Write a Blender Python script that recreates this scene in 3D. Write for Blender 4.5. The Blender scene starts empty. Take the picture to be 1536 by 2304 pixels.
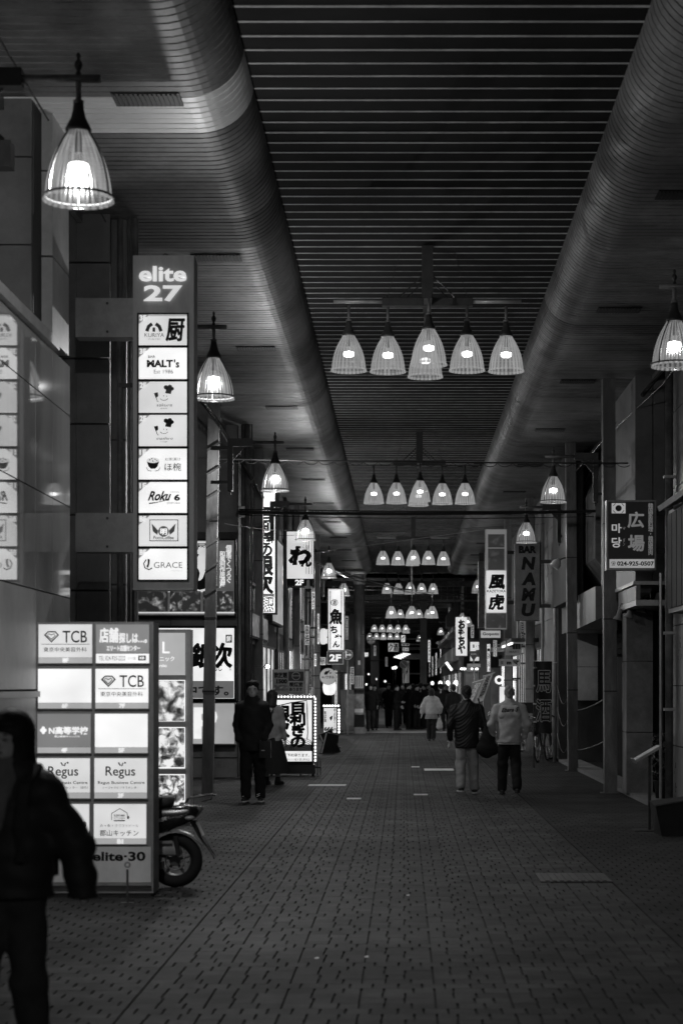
import bpy, math, random
import numpy as np
from mathutils import Vector, Matrix
R = math.radians
random.seed(7)
rng = np.random.RandomState(5)
scene = bpy.context.scene
col = scene.collection

# ------------------------------------------------------------------ camera, sky, exposure
F, CX, CY, EYE = 4200.0, 906.0, 1542.0, 1.65      # focal length and vanishing point in photo pixels, eye height
cam_d = bpy.data.cameras.new('camera')
cam = bpy.data.objects.new('camera', cam_d); col.objects.link(cam)
cam.location = (0, 0, EYE); cam.rotation_euler = (R(90), 0, 0)
cam_d.sensor_fit = 'VERTICAL'; cam_d.sensor_height = 36.0; cam_d.sensor_width = 24.0
cam_d.lens = F / 2304 * 36
cam_d.shift_x = -(CX - 768) / 2304; cam_d.shift_y = (CY - 1152) / 2304
cam_d.clip_start = 0.1; cam_d.clip_end = 3000
cam_d.dof.use_dof = True; cam_d.dof.focus_distance = 30.0; cam_d.dof.aperture_fstop = 3.2
scene.camera = cam
w = bpy.data.worlds.new('World'); scene.world = w; w.use_nodes = True
nt = w.node_tree; nt.nodes.clear()
sky = nt.nodes.new('ShaderNodeTexSky'); sky.sky_type = 'NISHITA'; sky.sun_disc = False
sky.sun_elevation = R(-9); sky.sun_rotation = R(180)
bw = nt.nodes.new('ShaderNodeRGBToBW'); bg = nt.nodes.new('ShaderNodeBackground'); wo = nt.nodes.new('ShaderNodeOutputWorld')
bg.inputs['Strength'].default_value = 0.05
nt.links.new(sky.outputs[0], bw.inputs[0]); nt.links.new(bw.outputs[0], bg.inputs['Color']); nt.links.new(bg.outputs[0], wo.inputs[0])
vs = scene.view_settings
scene.display_settings.display_device = 'sRGB'
vs.view_transform = 'Standard'; vs.look = 'None'; vs.exposure = 0.0; vs.gamma = 1.0; vs.use_curve_mapping = False
scene.render.engine = 'CYCLES'
cy = scene.cycles
cy.use_denoising = True; cy.denoiser = 'OPENIMAGEDENOISE'; cy.denoising_input_passes = 'RGB_ALBEDO_NORMAL'; cy.denoising_prefilter = 'ACCURATE'
cy.max_bounces = 5; cy.diffuse_bounces = 2; cy.glossy_bounces = 3; cy.transmission_bounces = 3; cy.transparent_max_bounces = 12
cy.sample_clamp_indirect = 3.0; cy.sample_clamp_direct = 0.0; cy.caustics_reflective = False; cy.caustics_refractive = False
cy.use_light_tree = True; cy.use_adaptive_sampling = True; cy.adaptive_threshold = 0.015

def WX(x, D): return (x - CX) / F * D             # photo column at depth D -> metres
def WZ(y, D): return EYE + (CY - y) / F * D
def DG(y): return EYE * F / (y - CY)              # depth at which the ground shows on photo row y

# ------------------------------------------------------------------ materials (greys only: the photograph is black and white)
MATS = {}
def _new(name):
    m = bpy.data.materials.new(name); m.use_nodes = True
    t = m.node_tree; b = t.nodes['Principled BSDF']
    return m, t, b
def mat(name, c, rough=.6, metal=0.0, var=.2, scale=5.0, bump=0.0, bscale=60.0, spec=.5, stretch=None, grime=0.0, rvar=.12):
    if name in MATS: return MATS[name]
    m, t, b = _new(name)
    g = t.nodes.new('ShaderNodeNewGeometry')
    vec = g.outputs['Position']
    if stretch:
        mp = t.nodes.new('ShaderNodeMapping'); mp.inputs['Scale'].default_value = stretch
        t.links.new(vec, mp.inputs['Vector']); vec = mp.outputs['Vector']
    n = t.nodes.new('ShaderNodeTexNoise'); n.inputs['Scale'].default_value = scale; n.inputs['Detail'].default_value = 6; n.inputs['Roughness'].default_value = .65
    t.links.new(vec, n.inputs['Vector'])
    r = t.nodes.new('ShaderNodeValToRGB')
    lo, hi = c * (1 - var), min(1, c * (1 + var))
    r.color_ramp.elements[0].position = .3; r.color_ramp.elements[1].position = .7
    r.color_ramp.elements[0].color = (lo, lo, lo, 1); r.color_ramp.elements[1].color = (hi, hi, hi, 1)
    t.links.new(n.outputs['Fac'], r.inputs['Fac'])
    out = r.outputs['Color']
    if grime:
        n3 = t.nodes.new('ShaderNodeTexNoise'); n3.inputs['Scale'].default_value = scale * .35; n3.inputs['Detail'].default_value = 9; n3.inputs['Roughness'].default_value = .75
        t.links.new(vec, n3.inputs['Vector'])
        r3 = t.nodes.new('ShaderNodeValToRGB'); r3.color_ramp.elements[0].position = .42; r3.color_ramp.elements[1].position = .6
        k = 1 - grime; r3.color_ramp.elements[0].color = (k, k, k, 1); r3.color_ramp.elements[1].color = (1, 1, 1, 1)
        t.links.new(n3.outputs['Fac'], r3.inputs['Fac'])
        mx = t.nodes.new('ShaderNodeMixRGB'); mx.blend_type = 'MULTIPLY'; mx.inputs[0].default_value = 1
        t.links.new(out, mx.inputs[1]); t.links.new(r3.outputs['Color'], mx.inputs[2]); out = mx.outputs[0]
    t.links.new(out, b.inputs['Base Color'])
    rr = t.nodes.new('ShaderNodeMapRange'); rr.inputs['To Min'].default_value = max(.02, rough - rvar); rr.inputs['To Max'].default_value = min(1, rough + rvar)
    t.links.new(n.outputs['Fac'], rr.inputs['Value']); t.links.new(rr.outputs[0], b.inputs['Roughness'])
    b.inputs['Metallic'].default_value = metal
    b.inputs['Specular IOR Level'].default_value = spec
    if bump:
        n2 = t.nodes.new('ShaderNodeTexNoise'); n2.inputs['Scale'].default_value = bscale; n2.inputs['Detail'].default_value = 4
        t.links.new(vec, n2.inputs['Vector'])
        bp = t.nodes.new('ShaderNodeBump'); bp.inputs['Strength'].default_value = bump; bp.inputs['Distance'].default_value = .01
        t.links.new(n2.outputs['Fac'], bp.inputs['Height']); t.links.new(bp.outputs[0], b.inputs['Normal'])
    MATS[name] = m
    return m
def emit(name, s, var=.13, scale=2.6, base=.5, rough=.3):
    """a backlit face: acrylic lit from inside, slightly uneven"""
    if name in MATS: return MATS[name]
    m, t, b = _new(name)
    b.inputs['Base Color'].default_value = (base, base, base, 1); b.inputs['Roughness'].default_value = rough
    g = t.nodes.new('ShaderNodeNewGeometry')
    n = t.nodes.new('ShaderNodeTexNoise'); n.inputs['Scale'].default_value = scale; n.inputs['Detail'].default_value = 3
    t.links.new(g.outputs['Position'], n.inputs['Vector'])
    mr = t.nodes.new('ShaderNodeMapRange'); mr.inputs['From Min'].default_value = .3; mr.inputs['From Max'].default_value = .7
    mr.inputs['To Min'].default_value = s * (1 - var); mr.inputs['To Max'].default_value = s * (1 + var)
    t.links.new(n.outputs['Fac'], mr.inputs['Value'])
    b.inputs['Emission Color'].default_value = (1, 1, 1, 1)
    t.links.new(mr.outputs[0], b.inputs['Emission Strength'])
    MATS[name] = m
    return m
def food(name, s, scale=9.0, seed=0.0, lo=.01, dark=.42):
    """printed photographs of dishes, backlit: rounded pieces with bright tops and dark gaps"""
    if name in MATS: return MATS[name]
    m, t, b = _new(name)
    g = t.nodes.new('ShaderNodeNewGeometry')
    ad = t.nodes.new('ShaderNodeVectorMath'); ad.operation = 'ADD'; ad.inputs[1].default_value = (seed, seed * .7, seed * 1.3)
    t.links.new(g.outputs['Position'], ad.inputs[0])
    wn = t.nodes.new('ShaderNodeTexNoise'); wn.inputs['Scale'].default_value = scale * .6; wn.inputs['Detail'].default_value = 3
    t.links.new(ad.outputs[0], wn.inputs['Vector'])
    sc = t.nodes.new('ShaderNodeVectorMath'); sc.operation = 'SCALE'; sc.inputs['Scale'].default_value = .22
    t.links.new(wn.outputs['Color'], sc.inputs[0])
    a2 = t.nodes.new('ShaderNodeVectorMath'); a2.operation = 'ADD'
    t.links.new(ad.outputs[0], a2.inputs[0]); t.links.new(sc.outputs[0], a2.inputs[1])
    v = t.nodes.new('ShaderNodeTexVoronoi'); v.inputs['Scale'].default_value = scale; v.feature = 'F1'
    t.links.new(a2.outputs[0], v.inputs['Vector'])
    n = t.nodes.new('ShaderNodeTexNoise'); n.inputs['Scale'].default_value = scale * 1.1; n.inputs['Detail'].default_value = 3; n.inputs['Roughness'].default_value = .5
    t.links.new(a2.outputs[0], n.inputs['Vector'])
    ma = t.nodes.new('ShaderNodeMath'); ma.operation = 'MULTIPLY_ADD'; ma.inputs[1].default_value = -.55
    t.links.new(v.outputs['Distance'], ma.inputs[0]); t.links.new(n.outputs['Fac'], ma.inputs[2])
    r = t.nodes.new('ShaderNodeValToRGB')
    e = r.color_ramp.elements; e[0].position = dark - .25; e[0].color = (lo, lo, lo, 1); e[1].position = dark + .12; e[1].color = (s, s, s, 1)
    k = e.new(dark - .08); k.color = (s * .22,) * 3 + (1,)
    t.links.new(ma.outputs[0], r.inputs['Fac'])
    t.links.new(r.outputs['Color'], b.inputs['Emission Color']); b.inputs['Emission Strength'].default_value = 1.0
    b.inputs['Base Color'].default_value = (.1, .1, .1, 1); b.inputs['Roughness'].default_value = .3
    MATS[name] = m
    return m

metal_dark = mat('dark painted steel', .035, .45, 0, .3, 9, spec=.4)
metal_mid = mat('grey painted steel', .16, .45, 0, .25, 7, grime=.5)
metal_light = mat('light grey metal', .38, .35, .3, .2, 8)
ink = mat('black ink', .012, .6, 0, .2, 20, spec=.2)
ink_soft = mat('grey ink', .10, .6, 0, .2, 20, spec=.2)
ink_pale = mat('pale grey ink', .30, .6, 0, .2, 20, spec=.2)
white_print = mat('white paint', .72, .5, 0, .06, 12)
black_plastic = mat('black plastic', .018, .35, 0, .2, 15)
rubber = mat('rubber', .014, .8, 0, .3, 30)
chrome = mat('chrome', .6, .18, 1, .1, 10)
glass_dark = mat('dark window glass', .012, .06, 0, .3, 1.5, spec=.6)
wallgrey = mat('rendered wall', .10, .8, 0, .3, 2.0, .3, 30, grime=.5)
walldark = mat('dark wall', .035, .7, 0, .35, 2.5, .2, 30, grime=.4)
lit90 = emit('backlit white', .84)
lit70 = emit('backlit dim white', .60)
lit45 = emit('backlit grey', .29)
lit25 = emit('backlit dark grey', .10)
white_glow = emit('glowing white lettering', .8)
tube_glow = emit('fluorescent tube', 2.2)

# ------------------------------------------------------------------ mesh helpers
class MB:
    def __init__(s): s.v = []; s.f = []
    def add(s, vs, fs):
        o = len(s.v); s.v += [tuple(p) for p in vs]; s.f += [tuple(i + o for i in f) for f in fs]; return s
    def box(s, x0, x1, y0, y1, z0, z1, rot=None, about=None):
        p = [(x0, y0, z0), (x1, y0, z0), (x1, y1, z0), (x0, y1, z0), (x0, y0, z1), (x1, y0, z1), (x1, y1, z1), (x0, y1, z1)]
        if rot is not None:
            a = Vector(about or ((x0 + x1) / 2, (y0 + y1) / 2, (z0 + z1) / 2))
            p = [tuple(rot @ (Vector(q) - a) + a) for q in p]
        return s.add(p, [(0, 3, 2, 1), (4, 5, 6, 7), (0, 1, 5, 4), (1, 2, 6, 5), (2, 3, 7, 6), (3, 0, 4, 7)])
    def tube(s, pts, r, n=8, cap=True, flat=1.0):
        pts = [Vector(p) for p in pts]; k = len(pts)
        rs = r if isinstance(r, (list, tuple)) else [r] * k
        vs, fs = [], []
        up = Vector((0, 0, 1))
        for i, p in enumerate(pts):
            d = (pts[min(i + 1, k - 1)] - pts[max(i - 1, 0)])
            d = d.normalized() if d.length > 1e-9 else Vector((0, 0, 1))
            a = d.cross(up)
            if a.length < 1e-3: a = d.cross(Vector((1, 0, 0)))
            a.normalize(); b = d.cross(a).normalized(); b *= flat
            for j in range(n):
                t = 2 * math.pi * j / n
                vs.append(p + (a * math.cos(t) + b * math.sin(t)) * rs[i])
        for i in range(k - 1):
            for j in range(n):
                fs.append((i * n + j, i * n + (j + 1) % n, (i + 1) * n + (j + 1) % n, (i + 1) * n + j))
        if cap:
            fs.append(tuple(range(n - 1, -1, -1))); fs.append(tuple((k - 1) * n + j for j in range(n)))
        return s.add(vs, fs)
    def lathe(s, prof, n=24, c=(0, 0, 0), rib=0.0, ribs=0, capb=False, capt=False):
        vs, fs = [], []
        for (r, z) in prof:
            for j in range(n):
                t = 2 * math.pi * j / n
                q = r * (1 + rib * math.cos(ribs * t)) if ribs else r
                vs.append((c[0] + q * math.cos(t), c[1] + q * math.sin(t), c[2] + z))
        for i in range(len(prof) - 1):
            for j in range(n):
                fs.append((i * n + j, i * n + (j + 1) % n, (i + 1) * n + (j + 1) % n, (i + 1) * n + j))
        if capb: fs.append(tuple(range(n - 1, -1, -1)))
        if capt: fs.append(tuple((len(prof) - 1) * n + j for j in range(n)))
        return s.add(vs, fs)
    def ring(s, c, r, t, n=32, axis='z', m=6):
        vs, fs = [], []
        for i in range(n):
            a = 2 * math.pi * i / n
            for j in range(m):
                b = 2 * math.pi * j / m
                q = r + t * math.cos(b); h = t * math.sin(b)
                p = (q * math.cos(a), q * math.sin(a), h)
                if axis == 'x': p = (h, p[0], p[1])
                elif axis == 'y': p = (p[0], h, p[1])
                vs.append((c[0] + p[0], c[1] + p[1], c[2] + p[2]))
        for i in range(n):
            for j in range(m):
                fs.append((i * m + j, ((i + 1) % n) * m + j, ((i + 1) % n) * m + (j + 1) % m, i * m + (j + 1) % m))
        return s.add(vs, fs)
    def prism(s, poly, y0, y1):
        """polygon in x,z extruded along y"""
        n = len(poly)
        vs = [(x, y0, z) for x, z in poly] + [(x, y1, z) for x, z in poly]
        fs = [tuple(range(n)), tuple(range(2 * n - 1, n - 1, -1))] + [(i, i + n, (i + 1) % n + n, (i + 1) % n) for i in range(n)]
        return s.add(vs, fs)
    def ell(s, c, r, n=16, m=10):
        vs, fs = [], []
        for i in range(m + 1):
            a = math.pi * i / m
            for j in range(n):
                t = 2 * math.pi * j / n
                vs.append((c[0] + r[0] * math.sin(a) * math.cos(t), c[1] + r[1] * math.sin(a) * math.sin(t), c[2] - r[2] * math.cos(a)))
        for i in range(m):
            for j in range(n):
                fs.append((i * n + j, i * n + (j + 1) % n, (i + 1) * n + (j + 1) % n, (i + 1) * n + j))
        return s.add(vs, fs)
    def mesh(s, name, m, smooth=False):
        me = bpy.data.meshes.new(name); me.from_pydata(s.v, [], s.f); me.update()
        if smooth: me.polygons.foreach_set('use_smooth', [True] * len(me.polygons))
        for k in (m if isinstance(m, (list, tuple)) else [m]): me.materials.append(k)
        return me
    def build(s, name, m, parent=None, smooth=False, loc=None):
        return put(name, s.mesh(name, m, smooth), parent, loc)
def put(name, me, parent=None, loc=None, rot=None):
    o = bpy.data.objects.new(name, me); col.objects.link(o)
    if parent is not None: o.parent = parent
    if loc is not None: o.location = loc
    if rot is not None: o.rotation_euler = rot
    return o
def B(*a, **k): return MB().box(*a, **k)
def tag(o, label, cat, group=None):
    o['label'] = label; o['category'] = cat
    if group: o['group'] = group
    return o
def thing(name, label, cat, loc=(0, 0, 0), rotz=0.0, group=None):
    o = bpy.data.objects.new(name, None); col.objects.link(o); o.empty_display_size = .1
    o.location = loc; o.rotation_euler = (0, 0, rotz)
    return tag(o, label, cat, group)
def structure(o): o['kind'] = 'structure'; return o
def stuff(o): o['kind'] = 'stuff'; return o

# ------------------------------------------------------------------ lettering (glyph outlines as thin meshes)
_fc = {}
def glyphs(s, bold=0.0, vertical=False, shear=0.0, spacing=1.0):
    if any('\u4e00' <= ch <= '\u9fff' for ch in s): bold = min(bold, .010)      # dense characters close up when fattened
    key = (s, bold, vertical, shear, spacing)
    if key in _fc: return _fc[key]
    cu = bpy.data.curves.new('t', 'FONT')
    cu.body = '\n'.join(s) if vertical else s
    cu.offset = bold; cu.shear = shear; cu.align_x = 'CENTER'; cu.space_character = spacing
    cu.resolution_u = 3; cu.space_line = .86 if vertical else 1.0
    o = bpy.data.objects.new('t', cu)
    me = o.to_mesh()
    vs = np.array([v.co[:] for v in me.vertices]).reshape(-1, 3); fs = [tuple(p.vertices) for p in me.polygons]
    o.to_mesh_clear(); bpy.data.objects.remove(o); bpy.data.curves.remove(cu)
    _fc[key] = (vs, fs)
    return vs, fs

class Sign:
    """a board that faces the camera side; everything on it is given in photo pixels at its depth D"""
    def __init__(s, name, label, cat, x0, y0, x1, y1, D, depth=.12, housing=None, frame=0.0, face=None, group=None, turn=0.0):
        s.D = D; s.x0, s.y0, s.x1, s.y1 = x0, y0, x1, y1
        s.w = (x1 - x0) / F * D; s.h = (y1 - y0) / F * D
        s.o = thing(name, label, cat, (WX((x0 + x1) / 2, D), D, WZ(y1, D)), R(turn), group)
        s.lv = .003
        m = housing or metal_dark
        b = MB()
        hw = s.w / 2
        if frame > 0:
            b.box(-hw, hw, .02, depth, 0, s.h)
            b.box(-hw, hw, 0, .02, 0, frame); b.box(-hw, hw, 0, .02, s.h - frame, s.h)
            b.box(-hw, -hw + frame, 0, .02, frame, s.h - frame); b.box(hw - frame, hw, 0, .02, frame, s.h - frame)
            b.build('housing', m, s.o)
            if face: B(-hw + frame + .002, hw - frame - .002, .008, .019, frame + .002, s.h - frame - .002).build('face_panel', face, s.o)
            s.lv = -.004
        else:
            b.box(-hw, hw, .012, depth, 0, s.h).build('housing', m, s.o)
            if face: B(-hw + .004, hw - .004, 0, .011, .004, s.h - .004).build('face_panel', face, s.o)
    def lx(s, x): return (x - (s.x0 + s.x1) / 2) / F * s.D
    def lz(s, y): return (s.y1 - y) / F * s.D
    def rect(s, x0, y0, x1, y1, m, name='panel', lv=0, th=.004, parent=None):
        y = -s.lv - lv * .003
        return B(s.lx(x0), s.lx(x1), y - th, y, s.lz(y1), s.lz(y0)).build(name, m, parent or s.o)
    def text(s, t, x0, y0, x1, y1, m=ink, bold=0.0, vertical=False, shear=0.0, lv=1, rough=0.0, name='lettering', mirror=False, rot=0.0, parent=None, spacing=1.0):
        vs, fs = glyphs(t, bold, vertical, shear, spacing)
        if len(vs) == 0: return None
        a = vs[:, :2]; lo = a.min(0); hi = a.max(0); n = (a - lo) / np.maximum(hi - lo, 1e-6)
        X0, X1, Z0, Z1 = s.lx(x0), s.lx(x1), s.lz(y1), s.lz(y0)
        if rough:
            j = rough * (X1 - X0)
            n2 = n * np.array([X1 - X0, Z1 - Z0])
            f = 60.0 / max(X1 - X0, .05) * .35
            dx = j * (np.sin(n2[:, 1] * f + 1.3) + .6 * np.sin(n2[:, 0] * f * 2.1 + n2[:, 1] * f * 1.7)); dz = j * (np.sin(n2[:, 0] * f * .9) + .6 * np.sin(n2[:, 1] * f * 2.3 + .4))
        else: dx = dz = 0
        y = -s.lv - lv * .003 - .003
        X = X0 + n[:, 0] * (X1 - X0) + dx; Z = Z0 + n[:, 1] * (Z1 - Z0) + dz
        if rot:
            cx, cz = (X0 + X1) / 2, (Z0 + Z1) / 2; c, sn = math.cos(R(rot)), math.sin(R(rot))
            X, Z = cx + (X - cx) * c - (Z - cz) * sn, cz + (X - cx) * sn + (Z - cz) * c
        mb = MB(); mb.v = list(zip(X, np.full(len(X), y), Z)); mb.f = list(fs)
        if bold > .012 and any('\u4e00' <= ch <= '\u9fff' for ch in t):      # broad brush strokes: the outline swept round a small circle
            r = (bold - .008) * (X1 - X0) / (1 if vertical else len(t))
            for q in range(7):
                a_ = q * 2 * math.pi / 7; mb.add(list(zip(X + r * math.cos(a_), np.full(len(X), y - .0003 * (q + 1)), Z + r * math.sin(a_))), fs)
        return mb.build(name, m, parent or s.o)
    def poly(s, pts, m=ink, lv=1, name='emblem', parent=None, th=.003):
        y = -s.lv - lv * .003
        p = [(s.lx(x), s.lz(y_)) for x, y_ in pts]
        ar = sum(p[i][0] * p[(i + 1) % len(p)][1] - p[(i + 1) % len(p)][0] * p[i][1] for i in range(len(p)))
        if ar < 0: p = p[::-1]
        return MB().prism(p, y - th, y).build(name, m, parent or s.o)
    def stroke(s, pts, wpx, m=ink, lv=1, name='stroke', taper=False, parent=None):
        """a brush line of width wpx through photo points"""
        n = len(pts); L, Rr = [], []
        for i, (x, y) in enumerate(pts):
            ax, ay = pts[max(i - 1, 0)]; bx, by = pts[min(i + 1, n - 1)]
            dx, dy = bx - ax, by - ay; l = math.hypot(dx, dy) or 1
            k = wpx / 2 * ((1 - .75 * i / (n - 1)) if taper else 1)
            L.append((x - dy / l * k, y + dx / l * k)); Rr.append((x + dy / l * k, y - dx / l * k))
        y = -s.lv - lv * .003 - .002
        mb = MB(); vs = [(s.lx(x), y, s.lz(q)) for x, q in L] + [(s.lx(x), y, s.lz(q)) for x, q in Rr]
        mb.add(vs, [(i, i + 1, n + i + 1, n + i) for i in range(n - 1)])
        return mb.build(name, m, parent or s.o)
    def disc(s, x, y, r, m, lv=1, name='emblem', n=24, ry=None):
        ry = ry or r
        return s.poly([(x + r * math.cos(2 * math.pi * i / n), y + ry * math.sin(2 * math.pi * i / n)) for i in range(n)], m, lv, name)
    def part(s, mb, name, m, smooth=False): return mb.build(name, m, s.o, smooth)
# ------------------------------------------------------------------ ground and paving
asphalt = mat('asphalt', .045, .8, 0, .3, 8, .4, 120)
g = B(-400, 400, -60, 1500, -.30, -.045).build('ground', asphalt); structure(g)
joint = mat('dark sand joint', .018, .9, 0, .3, 30)
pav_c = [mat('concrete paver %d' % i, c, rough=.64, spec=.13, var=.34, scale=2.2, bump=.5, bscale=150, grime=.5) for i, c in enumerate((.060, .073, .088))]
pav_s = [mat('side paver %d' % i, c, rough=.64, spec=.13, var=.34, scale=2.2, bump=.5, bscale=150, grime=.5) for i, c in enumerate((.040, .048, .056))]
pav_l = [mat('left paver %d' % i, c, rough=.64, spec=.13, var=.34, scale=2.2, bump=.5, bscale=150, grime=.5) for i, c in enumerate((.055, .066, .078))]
for nm, x0, x1 in (('roadway_bed', -1.41, 1.75), ('pavement_bed_left', -6.5, -1.412), ('pavement_bed_right', 1.752, 6.5)):
    structure(B(x0, x1, 2, 74, -.044, -.012).build(nm, joint))
def brick_mesh(wd, dp, m):
    c = .0015
    mb = MB(); x, y = wd / 2, dp / 2
    mb.add([(-x, -y, -.012), (x, -y, -.012), (x, y, -.012), (-x, y, -.012), (-x + c, -y, 0), (x - c, -y, 0), (x - c, y, 0), (-x + c, y, 0)],
           [(4, 5, 6, 7), (0, 1, 5, 4), (1, 2, 6, 5), (2, 3, 7, 6), (3, 0, 4, 7)])
    return mb
_bm = {}
def lay(parent, bricks, mats, near=300):
    """bricks: list of (x0,x1,d0,d1); the nearest in view become objects, the rest one mass"""
    bricks = sorted(bricks, key=lambda q: q[2])
    vis = [q for q in bricks if q[2] > 9.0 and WXR(q)]
    ids = set(id(q) for q in vis[:near])
    rest = [MB(), MB(), MB()]
    for q in bricks:
        x0, x1, d0, d1 = q
        k = random.randrange(3)
        wd, dp = round(x1 - x0, 3), round(d1 - d0, 3)
        z = random.uniform(-.0006, .0004)
        if id(q) in ids:
            key = (wd, dp, mats[k].name)
            if key not in _bm: _bm[key] = brick_mesh(wd, dp, mats[k]).mesh('brick', mats[k])
            put('brick', _bm[key], parent, ((x0 + x1) / 2, (d0 + d1) / 2, z))
        else:
            b = brick_mesh(wd, dp, None); cx, cd = (x0 + x1) / 2, (d0 + d1) / 2
            rest[k].add([(a + cx, e + cd, f + z) for a, e, f in b.v], b.f)
    tot = MB(); mi = []
    for k in range(3):
        tot.add(rest[k].v, rest[k].f); mi += [k] * len(rest[k].f)
    o = tot.build('bricks', mats, parent); o.data.polygons.foreach_set('material_index', mi); stuff(o)
def WXR(q):
    return 0 < CX + q[0] * F / q[2] + 40 and CX + q[1] * F / q[2] < 1576
GAP = .009
rows = []
period, dr = .395, .158
d = 7.0; k = 0
patt = [(0.06, 0.20, 0.33), (0.0, 0.13, 0.27), (0.0, 0.17, 0.27), (0.0, 0.10, 0.22), (0.0, 0.14, 0.30)]      # joints across one 0.4 m module, five rows
while d < 68:
    js = []
    n = int(3.16 / period) + 1
    for c in range(n):
        off = [0, 2, 1, 3, 0, 4, 2, 1, 3][c % 9]
        for j in patt[k % 5]:
            jj = j
            if k % 5 and j: jj = j + ((c * 7 + k * 3 + off) % 5 - 2) * .018
            js.append(-1.41 + c * period + jj)
    js = sorted(x for x in js if -1.36 < x < 1.70)
    xs = [-1.409] + js + [1.748]
    for a, b in zip(xs, xs[1:]):
        if b - a > .05: rows.append((a + GAP * .5, b - GAP * .5, d, d + dr - .002))
    d += dr; k += 1
pc = structure(B(-1.41, 1.75, 2, 6.9, -.012, -.004).build('roadway', joint))
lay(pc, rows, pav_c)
for side, x0, x1 in (('left', -4.8, -1.41), ('right', 1.75, 4.6)):
    rows = []; d = 7.0; k = 0
    while d < 66:
        x = x0 - (k % 3) * .0667
        while x < x1 - .03:
            a, b = max(x, x0), min(x + .2, x1)
            if b - a > .04: rows.append((a + GAP * .5, b - GAP * .5, d, d + .117))
            x += .2
        d += .119; k += 1
    ps = structure(B(x0, x1, 2, 6.9, -.012, -.004).build('pavement_' + side, joint))
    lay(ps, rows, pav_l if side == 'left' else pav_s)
# granite kerb strip against the shops on the right, threshold slabs
kerbm = mat('granite kerb', .2, .6, 0, .3, 30)
kr = structure(B(3.02, 3.75, 20.0, 20.1, .001, .05).build('threshold_right', kerbm))
for i in range(24):
    B(3.35, 3.80, 20.12 + i * .9, 20.12 + i * .9 + .885, .0, .06 + random.uniform(-.003, .003)).build('kerbstone', kerbm, kr)
# cross street behind the arcade's end: pale band and asphalt
crossm = mat('worn pale paving', .30, .6, 0, .2, 3)
cs = structure(B(-12, 12, 64.5, 71, .004, .012).build('crossing_paving', crossm))
structure(B(-60, 60, 71.05, 78, -.04, .003).build('cross_street', asphalt))
structure(B(-3.2, 3.4, 78.05, 260, -.04, .006).build('far_roadway', mat('far paving', .10, .6, 0, .3, 2)))
# painted bars and the manhole
paint = mat('worn road paint', .62, .7, 0, .25, 14)
for nm, xa, xb, ya, yb, lb in (('road_marking', 954, 1020, 1730, 1734.5, 'long white painted bar on the paving behind the two walking men'),
                           ('road_marking', 694, 778, 1765.5, 1769, 'white painted bar on the paving in front of the framed calligraphy board'),
                           ('road_marking', 930, 962, 1787, 1790, 'short white painted dash left of the two walking men'),
                           ('road_marking', 780, 812, 1796, 1799, 'short white painted dash nearest the man in black'),
                           ('road_marking', 925, 943, 1725, 1727, 'tiny white painted dash beside the long white bar')):
    Da, Db = DG(yb), DG(ya)
    o = B(WX(xa, (Da + Db) / 2), WX(xb, (Da + Db) / 2), Da, Db, .0045, .0075).build(nm, paint); tag(o, lb, 'road marking', 'white painted bars on the paving')
md = DG(1976)
mh = thing('manhole_cover', 'rectangular cast iron drain cover set in the paving on the right', 'drain cover', (WX(1288, md), md, 0))
B(-.30, .30, -.36, .36, .002, .009).build('frame', metal_dark, mh)
for i in range(9): B(-.26 + i * .06, -.225 + i * .06, -.32, .32, .009, .014).build('bar', metal_dark, mh)

# ------------------------------------------------------------------ arcade ceiling
HC, HS = 6.70, 6.32            # middle and side heights
XL, XR = -1.26, 1.83           # edges of the middle field
XLo, XRo = -3.17, 3.75
D0, D1 = -14.0, 79.0
board = mat('dark ceiling board', .012, .85, 0, .3, 3, grime=.4, spec=.08)
batten = mat('pale ceiling batten', .50, .6, 0, .25, 6, grime=.35)
spandrel = mat('side ceiling strip', .20, .5, 0, .2, 1.6, spec=.15, grime=.55)
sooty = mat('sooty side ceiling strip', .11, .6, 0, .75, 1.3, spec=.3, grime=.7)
spandrel_lit = mat('side ceiling strip with painted glow', .85, .45, 0, .1, 2.5, spec=.45)  # paler colour puts a patch of sign light into the left ceiling
cm = structure(B(XL - .6, XR + .6, D0, D1, HC + .07, HC + .12).build('ceiling_middle', walldark))
p = .317; n = int((D1 - D0) / p)
bm_ = B(XL - .05, XR + .05, 0, p - .032, HC, HC + .06).mesh('board', board)
bt_ = B(XL - .05, XR + .05, p - .031, p - .001, HC - .005, HC + .05).mesh('batten', batten)
for i in range(n):
    put('board', bm_, cm, (0, D0 + i * p, random.uniform(-.003, .003)) if i % 2 else (0, D0 + i * p, 0)); put('batten', bt_, cm, (0, D0 + i * p, 0))
def strip_mesh(side, m, wd=.138):
    pr = []
    rx, rz = .46, .40
    if side < 0: o, e = XLo, XL
    else: o, e = XRo, XR
    s = -side
    pr = [(o, HS), ((o + e - s * rx) / 2, HS)] + [(e - s * rx + s * rx * math.sin(R(t)), HS + rz * (1 - math.cos(R(t)))) for t in range(0, 91, 9)]
    mb = MB(); k = len(pr); vs = []
    for d_, off in ((0, .03), (.006, 0), (wd - .022, 0), (wd - .016, .03)):
        for j, (x, z) in enumerate(pr):
            a = 0 if j < 2 else R((j - 2) * 9)
            vs.append((x - s * math.sin(a) * off, d_, z + math.cos(a) * off))
    fs = [(r * k + j, (r + 1) * k + j, (r + 1) * k + j + 1, r * k + j + 1) for r in range(3) for j in range(k - 1)]
    return mb.add(vs, fs)
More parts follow.
